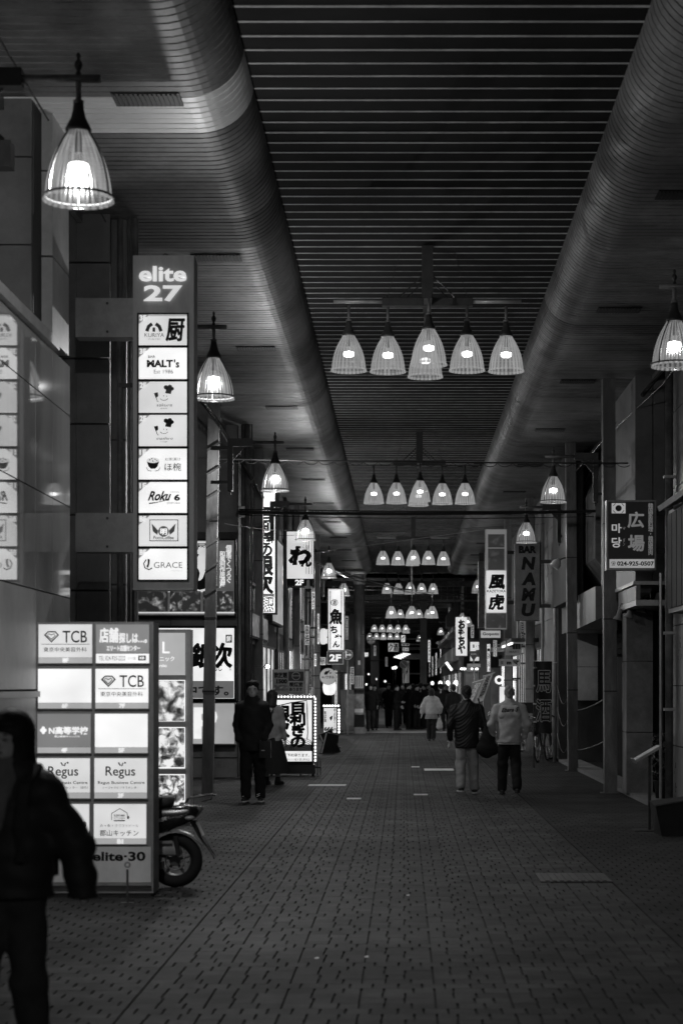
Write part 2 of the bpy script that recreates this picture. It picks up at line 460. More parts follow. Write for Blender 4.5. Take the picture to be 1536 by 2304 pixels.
for side, nm in ((-1, 'left'), (1, 'right')):
    xa, xb = (XLo, XL + .02) if side < 0 else (XR - .02, XRo)
    par = structure(B(xa, xb, D0, D1, HC + .13, HC + .16).build('ceiling_side_' + nm, walldark))
    B(xa + (0 if side < 0 else .52), xb - (.52 if side < 0 else 0), D0, D1, HS + .032, HS + .05).build('backing', ink, par)
    sm = {}
    tot = MB()
    N = int((D1 - D0) / .138)
    for i in range(N):
        d_ = D0 + i * .138
        m_ = spandrel_lit if (side < 0 and 14.75 <= d_ < 15.78) else (sooty if (side < 0 and (18.6 <= d_ < 19.9 or 30.6 < d_ < 31.2)) or (side > 0 and 24.2 < d_ < 24.9) else spandrel)
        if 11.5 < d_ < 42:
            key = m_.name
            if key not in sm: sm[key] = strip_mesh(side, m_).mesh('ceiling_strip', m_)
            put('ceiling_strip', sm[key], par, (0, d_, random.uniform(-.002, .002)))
        else:
            b = strip_mesh(side, None); tot.add([(x, y + d_, z) for x, y, z in b.v], b.f)
    stuff(tot.build('ceiling_strips', spandrel, par))
    # end cap of the rounded edge and the metal edge trim along the shops
    e = XL if side < 0 else XR; s = -side
    cap = [(e - s * .46 + s * .46 * math.sin(R(t)), HS + .40 * (1 - math.cos(R(t)))) for t in range(0, 91, 9)] + [(e - s * .46, HC)]
    MB().prism(cap, D1, D1 + .03).build('end_cap', spandrel, par)
    xo = XLo if side < 0 else XRo
    B(min(xo, xo + side * .05), max(xo, xo + side * .05), D0, D1, HS - .09, HS + .12).build('edge_trim', metal_mid, par)
    # vents
    vm = B(-.27, .27, -.16, .16, -.012, .0).mesh('vent_plate', ink)
    sl = MB()
    for j in range(14): sl.box(-.25 + j * .037, -.235 + j * .037, -.14, .14, -.02, -.012)
    sl = sl.mesh('vent_grille', ink)
    pos = [14.86 + 5.5 * i for i in range(11)] if side < 0 else [17.75 + 5.45 * i for i in range(11)]
    for i, d_ in enumerate(pos):
        v = thing('ceiling_vent', '%s dark slotted vent in the %s side ceiling, counted from the camera' % (('first second third fourth fifth sixth seventh eighth ninth tenth eleventh'.split())[i], nm),
                  'vent', (-2.03 if side < 0 else 2.68, d_, HS), 0, 'slotted vents in the arcade ceiling')
        put('plate', vm, v); put('grille', sl, v)
# arcade end beam and the darker canopy beyond the cross street
structure(B(-3.3, 3.9, 79.1, 79.4, HS + .1, HC + .5).build('arcade_end_beam', metal_mid))
tr = structure(B(-4, 4.4, 84.0, 84.2, 6.1, 6.35).build('far_arcade_truss', metal_mid))
for i in range(30): B(-3.9 + i * .28, -3.87 + i * .28, 84.05, 84.12, 5.5, 6.1).build('bar', metal_mid, tr)
B(-4, 4.4, 84.0, 84.15, 5.42, 5.5).build('chord', metal_mid, tr)
fr = structure(B(-4.2, 4.4, 84.3, 190, 6.5, 6.6).build('far_arcade_roof', board))
for i in range(20): B(-4.1, 4.3, 88 + i * 5, 88.25 + i * 5, 6.15, 6.48).build('beam', metal_dark, fr)

# ------------------------------------------------------------------ lamps
def shade_material(nm, lo, hi, glow):
    """lit ribbed lamp glass: part see-through, part glowing, a little dust"""
    m, t, b = _new(nm)
    t.nodes.remove(b)
    out = t.nodes['Material Output']
    tr = t.nodes.new('ShaderNodeBsdfTransparent'); tr.inputs[0].default_value = (.95, .95, .95, 1)
    em = t.nodes.new('ShaderNodeEmission'); em.inputs['Strength'].default_value = glow
    gl = t.nodes.new('ShaderNodeBsdfGlossy'); gl.inputs['Roughness'].default_value = .15
    tc = t.nodes.new('ShaderNodeTexCoord')
    sx = t.nodes.new('ShaderNodeSeparateXYZ'); t.links.new(tc.outputs['Object'], sx.inputs[0])
    at = t.nodes.new('ShaderNodeMath'); at.operation = 'ARCTAN2'; t.links.new(sx.outputs['Y'], at.inputs[0]); t.links.new(sx.outputs['X'], at.inputs[1])
    ml = t.nodes.new('ShaderNodeMath'); ml.operation = 'MULTIPLY'; ml.inputs[1].default_value = 26; t.links.new(at.outputs[0], ml.inputs[0])
    sn = t.nodes.new('ShaderNodeMath'); sn.operation = 'SINE'; t.links.new(ml.outputs[0], sn.inputs[0])
    mr = t.nodes.new('ShaderNodeMapRange'); mr.inputs['From Min'].default_value = -1; mr.inputs['To Min'].default_value = lo; mr.inputs['To Max'].default_value = hi
    t.links.new(sn.outputs[0], mr.inputs['Value'])
    gp = t.nodes.new('ShaderNodeNewGeometry')
    mp = t.nodes.new('ShaderNodeMapping'); mp.inputs['Scale'].default_value = (14, 14, 3); t.links.new(gp.outputs['Position'], mp.inputs[0])
    no = t.nodes.new('ShaderNodeTexNoise'); no.inputs['Scale'].default_value = 1.2; no.inputs['Detail'].default_value = 5; t.links.new(mp.outputs[0], no.inputs['Vector'])
    m2 = t.nodes.new('ShaderNodeMath'); m2.operation = 'MULTIPLY'; t.links.new(mr.outputs[0], m2.inputs[0])
    r2 = t.nodes.new('ShaderNodeMapRange'); r2.inputs['From Min'].default_value = .3; r2.inputs['From Max'].default_value = .7; r2.inputs['To Min'].default_value = .6; r2.inputs['To Max'].default_value = 1.4
    t.links.new(no.outputs['Fac'], r2.inputs['Value']); t.links.new(r2.outputs[0], m2.inputs[1])
    ms = t.nodes.new('ShaderNodeMixShader'); t.links.new(m2.outputs[0], ms.inputs[0]); t.links.new(tr.outputs[0], ms.inputs[1]); t.links.new(em.outputs[0], ms.inputs[2])
    mg = t.nodes.new('ShaderNodeMixShader'); mg.inputs[0].default_value = .03; t.links.new(ms.outputs[0], mg.inputs[1]); t.links.new(gl.outputs[0], mg.inputs[2])
    t.links.new(mg.outputs[0], out.inputs[0])
    m.cycles.emission_sampling = 'NONE'
    return m
shade_m = shade_material('ribbed clear glass', .08, .55, .42)
shade_r = shade_material('ribbed clear glass of the right lamps', .08, .52, .38)
shade_f = shade_material('ribbed frosted glass', .25, .75, .34)
bulb_m = emit('bracket lamp bulb', 5.0, .02); bulb_m.cycles.emission_sampling = 'NONE'
bulb_r = bulb_f = bulb_m
rim_m = mat('glass rim', .5, .25, 0, .1, 20)
prof = [(.198, .0), (.194, .03), (.189, .08), (.180, .13), (.168, .18), (.150, .235), (.128, .285), (.102, .335), (.078, .375), (.066, .40)]
shade_me = MB().lathe(prof, 120, rib=.012, ribs=40).mesh('shade', shade_m, True)
rim_me = MB().lathe([(.192, .004), (.199, -.012), (.209, -.014), (.206, .004), (.197, .012), (.192, .004)], 48).mesh('rim', shade_m, True)
cap_me = MB().lathe([(.001, .392), (.074, .394), (.078, .41), (.066, .435), (.045, .475), (.032, .53), (.03, .56)], 20, capt=True).mesh('cap', metal_dark, True)
stem_me = MB().tube([(0, 0, .55), (0, 0, .74)], .017, 10).lathe([(.017, .56), (.032, .565), (.032, .58), (.017, .585)], 12).mesh('stem', metal_mid, True)
bulb_me = MB().lathe([(.001, .150), (.045, .152), (.060, .162), (.063, .186), (.058, .206), (.02, .214), (.012, .22)], 16).mesh('bulb', bulb_m, True)
sock_me = MB().tube([(0, 0, .27), (0, 0, .40)], .022, 8).mesh('socket', metal_dark)
wire_me = MB()
for a in (100, 220, 340):
    wire_me.tube([(r * 1.02 * math.cos(R(a)), r * 1.02 * math.sin(R(a)), z) for r, z in prof], .0075, 5)
wire_me.ring((0, 0, .012), .203, .0075, 40)
wire_me = wire_me.mesh('cage_wire', black_plastic)
fin_me = MB().lathe([(.017, .72), (.017, .745), (.009, .755), (.02, .775), (.026, .79), (.02, .81), (.008, .825), (.013, .84), (.012, .855), (.002, .866)], 12).mesh('finial', metal_dark, True)
def lamp_data(kind, watts):
    l = bpy.data.lights.new('lamp_light', kind); l.energy = watts; l.shadow_soft_size = .02; l.color = (1, 1, 1)
    if kind == 'SPOT': l.spot_size = R(155); l.spot_blend = 1.0; l.shadow_soft_size = .1
    return l
LIGHTS = (lamp_data('SPOT', 27.0), lamp_data('POINT', 205.0), lamp_data('POINT', 20.0))      # chandelier (reflector above), left brackets, right brackets
def remat(me, m):
    c = me.copy(); c.materials.clear(); c.materials.append(m); return c
shade_rme, rim_rme, bulb_rme = remat(shade_me, shade_r), remat(rim_me, shade_r), remat(bulb_me, bulb_r)
shade_fme, rim_fme, bulb_fme = remat(shade_me, shade_f), remat(rim_me, shade_f), remat(bulb_me, bulb_f)
def lamp_parts(par, at=(0, 0, 0), cage=0, sub=None):
    if sub:
        lp = put('lamp', cap_me, par, at); base = lp; z = (0, 0, 0)
    else:
        base = par; z = at; put('cap', cap_me, base, z)
    for nm, me in (('shade', (shade_fme, shade_me, shade_rme)[cage]), ('rim', (rim_fme, rim_me, rim_rme)[cage]), ('stem', stem_me), ('bulb', (bulb_fme, bulb_me, bulb_rme)[cage]), ('socket', sock_me)):
        put(nm, me, base, z)
    if cage: put('cage_wire', wire_me, base, z)
    put('lamp_light', LIGHTS[cage], base, (z[0], z[1], z[2] + (.115 if cage else .03)))
ORD = 'nearest second third fourth fifth sixth seventh eighth'.split()
LAMPZ = 4.53
def wall_lamp(X, D, s, label, z=LAMPZ, reach=.95, lit=0):
    """s = side of the street (-1 left): arm runs from the column inward"""
    t = thing('street_lamp', label, 'lamp', (X, D, z), 0, 'bell lamps on brackets along the arcade')
    lamp_parts(t, cage=lit or (1 if s < 0 else 2))
    put('finial', fin_me, t)
    MB().tube([(-s * .13, 0, .71), (s * .34, 0, .71)], .024, 10).build('arm', metal_mid, t, True)
    B(min(s * .33, s * .62), max(s * .33, s * .62), -.05, .05, .655, .765).build('arm_box', metal_dark, t)
    B(min(s * .62, s * .70), max(s * .62, s * .70), -.045, .045, 0, .765).build('back_plate', metal_dark, t)
    MB().lathe([(.001, -.07), (.012, -.06), (.016, -.045), (.008, -.03), (.045, -.015), (.045, 0)], 10, c=(s * .66, 0, 0)).build('drop_finial', metal_dark, t)
    B(min(s * .70, s * reach), max(s * .70, s * reach), -.03, .03, .60, .655).build('clamp', metal_dark, t)
    B(min(s * .70, s * reach), max(s * .70, s * reach), -.03, .03, .10, .145).build('clamp', metal_dark, t)
    m = MB(); m.prism([(s * .62, .64), (s * .62, .45), (s * .44, .65)], -.01, .01).build('gusset', metal_dark, t)
    return t
wall_lamp(WX(177, 11.05), 11.05, -1, 'large bell lamp with lit bulb hanging at the upper left, nearest the camera')
wall_lamp(WX(481, 18.7), 18.7, -1, 'bell lamp just right of the tall vertical sign reading elite 27')
wall_lamp(WX(619, 27.6), 27.6, -1, 'bell lamp on a long bracket above the slender left column')
wall_lamp(WX(687, 37.0), 37.0, -1, 'bell lamp above the small 2F sign with brush lettering')
wall_lamp(WX(740, 50.0), 50.0, -1, 'bell lamp in front of the tall white 2F fish sign')
wall_lamp(WX(773, 60.0), 60.0, -1, 'small bell lamp over the tall white 2F fish sign')
wall_lamp(WX(809, 92.0), 92.0, -1, 'tiny bell lamp in front of the postered pillar')
wall_lamp(WX(1516, 16.8), 16.8, 1, 'bell lamp cut by the right edge of the picture')
wall_lamp(WX(1244, 29.3), 29.3, 1, 'bell lamp left of the dark square sign with a telephone number')
wall_lamp(WX(1183, 37.6), 37.6, 1, 'bell lamp above the ribbed vertical bar sign on the right')
wall_lamp(WX(1075, 58.0), 58.0, 1, 'bell lamp half hidden behind the tall white brush sign on the right')
wall_lamp(WX(1040, 84.5), 84.5, 1, 'small bell lamp in front of the white hiragana sign')
wall_lamp(WX(1052, 79.0), 79.0, 1, 'small bell lamp overlapping the right edge of the hiragana sign', z=4.15)
wall_lamp(WX(991, 106.0), 106.0, 1, 'tiny bell lamp above the far balcony building')
wall_lamp(WX(943, 122.0), 122.0, 1, 'tiny bell lamp beside the dark far column')
def chandelier(X, D, label, z=5.27, n5=True, ceil=HC):
    t = thing('chandelier', label, 'chandelier', (X, D, z), 0, 'lamp clusters hung from the middle ceiling')
    zb = .80
    B(-.065, .065, -.06, .06, zb + .02, ceil - z + .005).build('pole', metal_dark, t)
    B(-.52, .52, -.045, .045, zb - .055, zb + .035).build('beam', metal_dark, t)
    B(-.045, .045, -.42, .42, zb - .05, zb + .03).build('cross_beam', metal_dark, t)
    for s in (-1, 1):
        MB().tube([(s * .52, 0, zb), (s * 1.08, 0, zb)], .022, 10).build('arm', metal_light, t, True)
        MB().tube([(s * .06, 0, zb + .22), (s * .24, 0, zb + .03)], .008, 6).build('brace', metal_dark, t)
        MB().tube([(s * .06, 0, zb + .30), (s * .34, 0, zb + .03)], .008, 6).build('brace', metal_dark, t)
        MB().tube([(s * .46, 0, zb + .03), (s * .30, 0, ceil - z)], .003, 4).build('stay_wire', metal_dark, t)
        MB().ring((s * .46, 0, zb + .06), .022, .005, 12, 'y').build('eyelet', metal_dark, t)
    for x, y in ((-.905, 0), (-.455, 0), (.455, 0), (.905, 0), (.01, -.38), (-.02, .38)):
        lamp_parts(t, (x, y, random.uniform(-.015, .015)), sub=True)
    return t
wall_lamp(-1.92, -6.6, -1, 'added unseen bell lamp on the left behind the viewer', lit=1)  # three unseen bracket lamps added behind the camera to brighten the sign fronts
wall_lamp(2.42, -4.5, 1, 'added unseen bell lamp on the right behind the viewer', lit=1)
wall_lamp(2.42, -12.5, 1, 'added unseen bell lamp farther back on the right behind the viewer', lit=1)
chandelier(.28, -11.0, 'added unseen six lamp chandelier behind the viewer')  # out of view, added as front light for signs and walls
chandelier(WX(961, 21.5), 21.5, 'big six lamp chandelier nearest the camera')
chandelier(WX(943, 37.1), 37.1, 'second six lamp chandelier along the middle ceiling')
chandelier(WX(929, 55.9), 55.9, 'third six lamp chandelier below the crossing cables')
chandelier(WX(922, 73.5), 73.5, 'fourth chandelier at the end of the rounded ceiling edges')
chandelier(WX(921, 91), 91, 'chandelier half hidden behind the three lamps with pale stems', z=4.95, ceil=6.5)
chandelier(WX(877, 108), 108, 'fifth chandelier, a tiny row of lamps far down the street', z=4.75, ceil=6.5)
chandelier(WX(862, 124), 124, 'farthest chandelier, lowest tiny row of lamps', z=4.72, ceil=6.5)
# round pendant with three lamps below the fourth chandelier
t = thing('pendant_cluster', 'three lamps with pale stems hung on one pole below the fourth chandelier', 'chandelier', (WX(926, 64), 64, WZ(1390, 64)))
MB().tube([(0, 0, .8), (0, 0, HC - WZ(1390, 64))], .03, 8).build('pole', metal_light, t)
for x in (-.70, 0, .70):
    lamp_parts(t, (x, 0, 0), sub=True)
    MB().tube([(x, 0, .7), (x, 0, .85)], .02, 8).build('stem', metal_light, t)
B(-.75, .75, -.02, .02, .84, .88).build('beam', metal_light, t)

# ------------------------------------------------------------------ arcade columns
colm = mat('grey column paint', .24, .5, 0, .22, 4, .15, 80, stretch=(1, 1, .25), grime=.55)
def column(X, D, wd, label, lean=0.0, top=HS, spiral=False, m=None):
    t = thing('arcade_column', label, 'column', (X, D, 0), 0, 'steel columns carrying the arcade roof')
    h = wd / 2
    mb = MB()
    vs = [(-h, -h, 0), (h, -h, 0), (h, h, 0), (-h, h, 0)]
    mb.add(vs + [(x + lean, y, top) for x, y, z in vs], [(0, 3, 2, 1), (4, 5, 6, 7), (0, 1, 5, 4), (1, 2, 6, 5), (2, 3, 7, 6), (3, 0, 4, 7)])
    mb.build('shaft', m or colm, t)
    B(-h - .05, h + .05, -h - .05, h + .05, 0, .015).build('base_plate', metal_mid, t)
    for z in (1.55, 2.65, 4.1):
        B(-h - .004 + lean * z / top, h + .004 + lean * z / top, -h - .004, h + .004, z, z + .02).build('band', metal_dark, t)
    if spiral:
        for i in range(7):
            z = 3.05 + i * .36
            k = lean * z / top
            B(-h - .02 + k, h + .05 + k, -h - .014, -h - .002, z, z + .03, Matrix.Rotation(R(-32), 3, 'Y')).build('garland_strap', metal_mid, t)
    return t
column(WX(467, 28.0), 28.0, .165, 'slender grey column with slanting straps on the left, beside the man in black', .11, HS, True)
column(-2.86, 18.8, .17, 'dark column half hidden behind the tall elite 27 sign')
column(WX(583, 36.9), 36.9, .16, 'left column standing in front of the tall vertical lit sign')
column(WX(714, 58.0), 58.0, .17, 'dark left column beside the round hanging sign')
column(WX(668, 48.0), 48.0, .14, 'left column under the square 2F sign')
column(WX(1372, 28.5), 28.5, .19, 'worn right column below the dark square sign', -.03)
column(WX(1288, 36.0), 36.0, .19, 'worn right column holding rope barriers', -.05)
column(WX(1190, 46.5), 46.5, .19, 'right column behind the ribbed bar sign')
column(WX(1142, 52.5), 52.5, .19, 'right column beside the flags')
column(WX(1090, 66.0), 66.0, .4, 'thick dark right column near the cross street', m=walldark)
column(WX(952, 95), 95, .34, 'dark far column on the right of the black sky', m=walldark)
column(-2.87, -6.6, .17, 'left column behind the viewer'); column(3.37, -4.5, .17, 'right column behind the viewer'); column(3.37, -12.5, .17, 'farther right column behind the viewer'); column(3.37, 16.8, .17, 'right column just outside the view')
# ------------------------------------------------------------------ signs
sign_grey = mat('grey sign housing', .32, .45, 0, .15, 3, grime=.3)
sign_dark = mat('dark grey sign paint', .075, .45, 0, .15, 4)
sign_mid = mat('mid grey sign paint', .8, .5, 0, .12, 4)

# --- tall vertical sign on brackets (elite 27)
D27 = 16.4
S = Sign('vertical_sign', 'tall vertical building sign reading elite 27 with eight lit panels', 'sign', 299, 574, 436, 1327, D27, .30, mat('worn sign paint', .42, .5, 0, .15, 3, grime=.3, stretch=(1, 1, .2)))
S.text('elite', 313, 599, 420, 634, lit70, .03); S.text('27', 324, 642, 411, 679, lit70, .035)
B(S.lx(299), S.lx(436), -.018, .012, .0, .012).build('drip_edge', metal_light, S.o)
ys = [(708, 777), (783, 853), (859, 929), (934, 1004), (1010, 1079), (1085, 1154), (1160, 1229), (1235, 1304)]
fl = ['3F', '3F', '2F', '2F', '1F', '1F', 'BF', 'BF']
for i, (a, b) in enumerate(ys):
    S.rect(309, a - 4, 425, b + 4, ink, 'panel_frame', 0)
    S.rect(313, a, 421, b, lit90 if i in (1, 4, 5, 7) else lit70, 'lit_panel', 1)
    S.poly([(313, a), (338, a), (313, a + 22)], lit25, 2, 'floor_tab')
    S.text(fl[i], 315, a + 2, 330, a + 14, white_glow, .03, lv=3)
    if i == 0:
        S.rect(336, a, 421, a + 4, lit45, 'stripe', 2)
        for sg in (-1, 1): S.stroke([(347 + sg * 16, a + 38), (347 + sg * 12, a + 27), (347 + sg * 4, a + 21)], 8, ink_soft, 2, 'emblem')
        S.disc(347, a + 32, 3, ink_soft, 2); S.rect(344, a + 30, 350, a + 39, ink_soft, 'emblem', 3, .003)
        S.text('KURIYA', 326, a + 42, 370, a + 51, ink_soft, 0, lv=2); S.text('STORE & BAR', 334, a + 54, 362, a + 57, ink_soft, lv=2)
        S.text('厨', 374, a + 10, 416, a + 60, ink, .035, lv=2, shear=.12)
    if i == 1:
        S.text('BAR', 334, a + 17, 350, a + 23, ink, .01, lv=2); S.text('MALT', 331, a + 27, 390, a + 44, ink, .05, lv=2); S.text("'s", 392, a + 26, 404, a + 45, ink, .03, lv=2)
        S.text('Est 1986', 347, a + 49, 390, a + 58, ink_pale, lv=2)
    if i in (2, 3):
        k = ink_pale if i == 2 else ink_soft; k2 = ink_soft if i == 2 else ink
        S.poly([(372, a + 26), (376, a + 12), (389, a + 14), (385, a + 28)], k2, 2, 'chef_hat'); S.disc(374, a + 13, 5, k2, 2, 'chef_hat'); S.disc(383, a + 12, 5, k2, 3, 'chef_hat'); S.disc(388, a + 16, 4, k2, 2, 'chef_hat')
        S.poly([(347, a + 26), (356, a + 24), (357, a + 33), (351, a + 37)], k2, 2, 'wine_glass'); S.stroke([(352, a + 36), (355, a + 45), (358, a + 45)], 1.5, k2, 2, 'wine_glass')
        S.stroke([(361, a + 38), (366, a + 42), (373, a + 42), (379, a + 38)], 1.3, k2, 2, 'smile'); S.disc(369, a + 32, 1.2, k2, 2, 'dot'); S.disc(376, a + 33, 1.2, k2, 2, 'dot')
        S.text('sakura' if i == 2 else 'mashiro', 352, a + 49, 388 if i == 2 else 390, a + 56, k2, 0, lv=2, shear=.3); S.text('BAR' if i == 2 else 'ITALIAN', 362, a + 59, 378, a + 62, k, lv=2)
    if i == 4:
        S.poly([(330, a + 26), (360, a + 26), (355, a + 40), (350, a + 45), (340, a + 45), (335, a + 40)], ink, 2, 'bowl'); S.disc(345, a + 26, 15, lit70, 3, 'rice', ry=6)
        for x, y in ((338, 25), (343, 22), (350, 24), (345, 28), (354, 27)): S.disc(x, a + y, 1.4, ink, 4, 'dot', 8)
        S.stroke([(330, a + 42), (334, a + 49), (342, a + 50)], 1.5, ink, 2); S.stroke([(361, a + 42), (357, a + 49), (349, a + 50)], 1.5, ink, 2)
        S.text('お茶漬け', 372, a + 20, 407, a + 27, ink_soft, lv=2); S.text('ほ椀', 371, a + 32, 408, a + 50, ink, .008, lv=2)
    if i == 5:
        S.text('Roku', 333, a + 20, 386, a + 42, ink, .035, lv=2, shear=.45); S.text('6', 392, a + 27, 406, a + 42, ink, .05, lv=2)
        S.stroke([(336, a + 48), (352, a + 46), (376, a + 41)], 3, ink, 2, 'underline', True); S.text('KORIYAMA', 384, a + 21, 404, a + 24, ink_soft, lv=2); S.text('SPORTS BAR', 376, a + 45, 406, a + 49, ink_soft, lv=2)
    if i == 6:
        for e, m_ in ((0, ink_pale), (2, lit70)): S.poly([(337 + e, a + 9 + e), (402 - e, a + 9 + e), (402 - e, a + 58 - e), (337 + e, a + 58 - e)], m_, 2 + e, 'border')
        S.disc(369, a + 36, 12, ink_pale, 5, 'crest'); S.text('明', 362, a + 30, 377, a + 44, lit90, .02, lv=7)
        for sg in (-1, 1): S.poly([(369 + sg * 12, a + 34), (369 + sg * 27, a + 18), (369 + sg * 24, a + 36), (369 + sg * 14, a + 44)], ink_pale, 5, 'wing')
        S.text('PocoCoffee', 346, a + 46, 392, a + 54, ink_pale, .02, lv=6, shear=.1)
    if i == 7:
        S.stroke([(330, a + 24), (324, a + 33), (327, a + 43), (336, a + 47), (343, a + 43)], 2.6, ink, 2, 'crescent'); S.poly([(333, a + 22), (338, a + 24), (337, a + 34), (334, a + 43), (330, a + 40), (333, a + 33)], ink, 2, 'figure')
        S.text('GRACE', 347, a + 30, 411, a + 43, ink_soft, -.004, lv=2); S.text('スナック グレース', 386, a + 48, 411, a + 51, ink_pale, lv=2)
for a, b in ((668, 756), (1153, 1241)):
    B(S.lx(168), S.lx(299) - .001, .05, .25, S.lz(b), S.lz(a)).build('mounting_box', sign_grey, S.o)
    for yy in (a + 12, b - 12): MB().tube([(S.lx(240), .04, S.lz(yy)), (S.lx(240), .055, S.lz(yy))], .012, 8).build('bolt', metal_dark, S.o)
MB().ring((0, .15, S.h + .02), .025, .006, 14, 'y').build('hook', metal_dark, S.o)

# --- standing pylon (elite-30)
D30 = 14.55
frame30 = mat('pylon frame paint', .36, .4, 0, .12, 4, grime=.25)
S = Sign('pylon_sign', 'wide standing pylon sign reading elite 30 with lit floor panels', 'sign', 79, 1399, 345, 2010, D30, .34, frame30)
cols_ = ((88, 208), (217, 336)); ysr = [(1405, 1492), (1505, 1594), (1606, 1694), (1706, 1796), (1809, 1899)]
fln = [('8F', None), ('6F', '7F'), ('4F', '5F'), ('2F', '3F'), ('B1', 'B1')]
for r, (a, b) in enumerate(ysr):
    for c, (xa, xb) in enumerate(cols_):
        xa -= r * 1.2; xb -= r * 1.6
        dark_ = (r == 0 and c == 1)
        S.rect(xa - 2, a - 2, xb + 2, b + 2, metal_light, 'panel_frame', 0)
        strip = b - 13
        if dark_:
            S.rect(xa, a, xb, b - 22, lit25, 'lit_panel', 1); S.rect(xa, b - 21, xb, b, lit90, 'lit_strip', 1)
            S.text('店舗', xa + 8, a + 8, xa + 50, a + 41, white_glow, .02, lv=2); S.text('探しは…。', xa + 52, a + 19, xb - 5, a + 42, white_glow, .02, lv=2)
            S.text('エリート店舗センター', xa + 24, a + 47, xb - 20, a + 60, white_glow, .02, lv=2)
            S.text('TEL 024-925-2222', xa + 6, b - 16, xa + 66, b - 6, ink_soft, .0, lv=2); S.text('エリート店舗', xa + 72, b - 14, xa + 89, b - 8, ink_soft, 0, lv=2); S.rect(xa + 95, b - 17, xa + 112, b - 6, ink, 'search_box', 2); S.text('検索', xa + 98, b - 15, xa + 109, b - 8, white_glow, .02, lv=4)
            continue
        dk = (r == 2 and c == 0)
        S.rect(xa, a, xb, strip, lit25 if dk else (lit90 if r in (1, 2) else lit70), 'lit_panel', 1)
        S.rect(xa, strip + .5, xb, b, lit45, 'lit_strip', 1)
        S.text(fln[r][c] or '', (xa + xb) / 2 - 6, b - 11, (xa + xb) / 2 + 7, b - 1, white_glow, .03, lv=3)
        if r in (0, 1) and (r, c) != (1, 0):
            ox, oy = xa + 12, a + 12
            S.poly([(ox + 9, oy + 3), (ox + 26, oy + 3), (ox + 34, oy + 12), (ox + 17, oy + 29), (ox, oy + 12)], ink_soft, 2); S.poly([(ox + 10, oy + 6), (ox + 25, oy + 6), (ox + 30, oy + 12), (ox + 17, oy + 25), (ox + 5, oy + 12)], lit70, 3)
            S.stroke([(ox + 17, oy + 22), (ox + 8, oy + 13), (ox + 11, oy + 9), (ox + 17, oy + 12), (ox + 23, oy + 9), (ox + 26, oy + 13), (ox + 17, oy + 22)], 2, ink_soft, 4)
            S.text('TCB', ox + 42, oy + 2, ox + 97, oy + 29, ink, .008, lv=2); S.rect(xa + 6, a + 44, xb - 5, a + 45.2, ink_soft, 'rule', 2); S.text('東京中央美容外科', xa + 11, a + 51, xb - 12, a + 62, ink, .004, lv=2)
        if dk:
            S.text('N高等学校', xa + 26, a + 29, xb - 6, a + 46, white_glow, .02, lv=2); S.text('郡山駅前キャンパス', xa + 38, a + 49, xb - 24, a + 53, white_glow, .01, lv=2)
            for k in range(4): S.disc(xa + 13 + 4 * math.cos(k * 1.57), a + 37 + 5 * math.sin(k * 1.57), 3.6, white_glow, 2, n=10)
        if r == 3:
            S.text('Regus', xa + 25, a + 18, xb - 26, a + 46, ink, .01, lv=2); S.stroke([(xa + 54, a + 9), (xa + 57, a + 15), (xa + 62, a + 17), (xa + 64, a + 10)], 3, ink, 2); S.disc(xa + 69, a + 10, 2.2, ink, 2, n=10)
            S.text('Regus Business Centre', xa + 8, a + 51, xb - 5, a + 60, ink, .012, lv=2); S.text('リージャスビジネスセンター' + ('（受付）' if c == 0 else ''), xa + (4 if c == 0 else 18), a + 63, xb - (4 if c == 0 else 17), a + 69, ink, .005, lv=2)
        if r == 4 and c == 1:
            S.stroke([(xa + 40, a + 36), (xa + 40, a + 21), (xa + 58, a + 10), (xa + 75, a + 20), (xa + 75, a + 26)], 1.8, ink_soft, 2); S.text('KORIYAMA', xa + 45, a + 23, xa + 70, a + 28, ink, .03, lv=2); S.text('KITCHEN', xa + 45, a + 29, xa + 70, a + 34, ink_soft, 0, lv=2); S.rect(xa + 45, a + 36, xa + 70, a + 38.5, ink, 'rule', 2); S.disc(xa + 77, a + 30, 2.6, ink_soft, 2, ry=4)
            S.text('肉 × 魚 × クラフトビール', xa + 14, a + 45, xb - 17, a + 52, ink_soft, 0, lv=2); S.text('郡山キッチン', xa + 13, a + 58, xb - 17, a + 72, ink, .012, lv=2)
        if r == 4 and c == 0:
            S.text('炙り家', xa + 28, a + 20, xb - 22, a + 52, ink, .03, lv=2, rough=.01); S.poly([(xb - 14, a + 50), (xb - 14, a + 42), (xb - 10, a + 38), (xb - 6, a + 42), (xb - 6, a + 50)], ink_pale, 2)
S.rect(80, 1905, 340, 1985, sign_mid, 'base_panel', 0)
S.text('elite·30', 209, 1916, 328, 1937, ink, .03, lv=1)
S.rect(80, 1986, 341, 1992, metal_light, 'kick_rail', 1, .02)
for x in (110, 320): MB().tube([(S.lx(x), .06, .0), (S.lx(x), .06, -S.o.location.z)], .035, 10).build('caster', rubber, S.o)
B(-S.w / 2 + .02, S.w / 2 - .02, .02, .30, -.05, -.002).build('undercarriage', metal_dark, S.o)
st = thing('anchor_bolt', 'thin steel anchor stake with ring top in front of the elite 30 sign', 'stake', (WX(287, 14.1), 14.1, 0))
MB().tube([(0, 0, 0), (0, 0, .26)], .009, 8).build('rod', metal_mid, st); MB().ring((0, 0, .295), .018, .007, 14, 'y').build('ring', metal_light, st)
B(-.05, .05, -.03, .03, 0, .01).build('foot', metal_mid, st)

